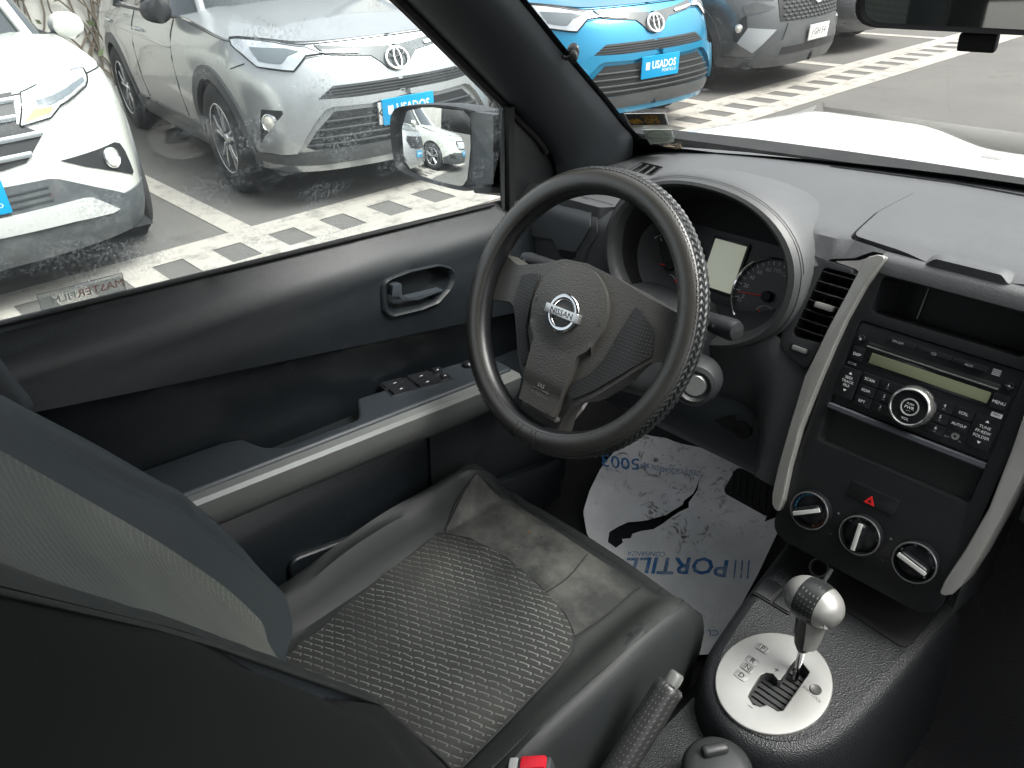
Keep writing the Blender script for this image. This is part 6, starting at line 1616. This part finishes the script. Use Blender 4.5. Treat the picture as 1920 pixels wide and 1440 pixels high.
build_car('silver SUV with blue dealer card on its nose and white K plate edge', SUV, p_sil, (-4.82, 2.31), -6.5, GRP, 'rav', 'K')
build_car('bright blue SUV seen through the windscreen with blue dealer card', SUV, carpaint('blue_car_paint', (.003, .20, .36), .4, .22), (-4.42, 4.42), -10, GRP, 'rav', 'card')
build_car('white SUV with amber indicator nearest the left picture edge', SUV, carpaint('white_car_paint', (.50, .51, .47), 0, .22), (-4.75, -.20), -5, GRP, 'rush')
build_car('dark grey SUV with hexagon mesh grille and white number plate', SUV, carpaint('grey_car_paint', (.085, .092, .096), .4, .28), (-4.55, 6.85), 0, GRP, 'gray')
build_car('black car beyond the grey SUV, mostly hidden by the interior mirror', SUV, carpaint('black_car_paint', (.03, .033, .036), .2, .3), (-4.9, 9.3), -2, GRP, 'hatch')
build_car('pale silver car seen in the door mirror beyond the blue bay', SUV, p_sil, (-4.9, -4.75), -4, GRP, 'hatch')
build_car('white SUV with upright chrome grille bars seen in the door mirror', SUV, MATS['white_car_paint'], (-4.3, -7.1), -4, GRP, 'slat')
# =================================================================== wall with creeper
wl = thing('boundary_wall', 'pale rendered wall behind the parked cars', 'wall', (-10.2, 3, 0))
rbox('wall_face', Fr((-10.3, 5, 1.5), (0, 1, 0), (0, 0, 1)), 50, 3.0, .2, M('render_wall', (.46, .45, .41), .9, bump=(40, .5, 'noise', .01), vary=(1.2, .6, (.36, .35, .32))), wl, .01)
rbox('wall_cap', Fr((-10.3, 5, 3.04), (0, 1, 0), (0, 0, 1)), 50, .08, .28, M('cap_stone', (.4, .39, .36), .9), wl, .01)
vine = M('vine_stem', (.10, .08, .06), .9); leafm = M('vine_leaf', (.05, .075, .03), .7, vary=(30, .8, (.09, .10, .04)))
for vi, (vy, lab) in enumerate(((2.25, 'bare creeper stems on the wall behind the silver SUV'), (-6.0, 'leafy creeper on the wall behind the cars in the door mirror'), (-9.0, 'leafy creeper on the wall at the far rear end of the lot'))):
    vr = thing('creeper', lab, 'creeper', (-10.18, vy, 0), 'creepers on the wall'); tips = []
    for k in range(26 if vi == 0 else 16):
        p = V3((-10.17, vy + random.uniform(-.8, .8), 0)); path = [tuple(p)]; a = random.uniform(-.4, .4)
        for j in range(18):
            a += random.uniform(-.55, .55); a *= .9
            p = p + V3((random.uniform(-.005, .008), math.sin(a) * .14, math.cos(a) * .15)); p.x = max(-10.185, p.x); path.append(tuple(p)); tips.append(V3(p))
        tube('stem', path, .013 if vi == 0 else .02, vine, vr, 5, scale=lambda t: 1.1 - .8 * t)
    vs, fs = [], []
    for k in range(70 if vi == 0 else 4200):
        c = random.choice(tips) + V3((random.uniform(.01, .16), random.uniform(-.25, .25), random.uniform(-.2, .25))); s = random.uniform(.03, .07)
        u = V3((random.uniform(-.5, .5), random.uniform(-1, 1), random.uniform(-1, 1))).normalized(); v = u.cross(V3((1, random.uniform(-.6, .6), random.uniform(-.6, .6)))).normalized()
        i = len(vs); vs += [c - u * s, c + v * s * .5, c + u * s, c - v * s * .5]; fs.append([i, i + 1, i + 2, i + 3])
    o = raw('leaves', vs, fs, leafm, vr, 0); o['kind'] = 'stuff'
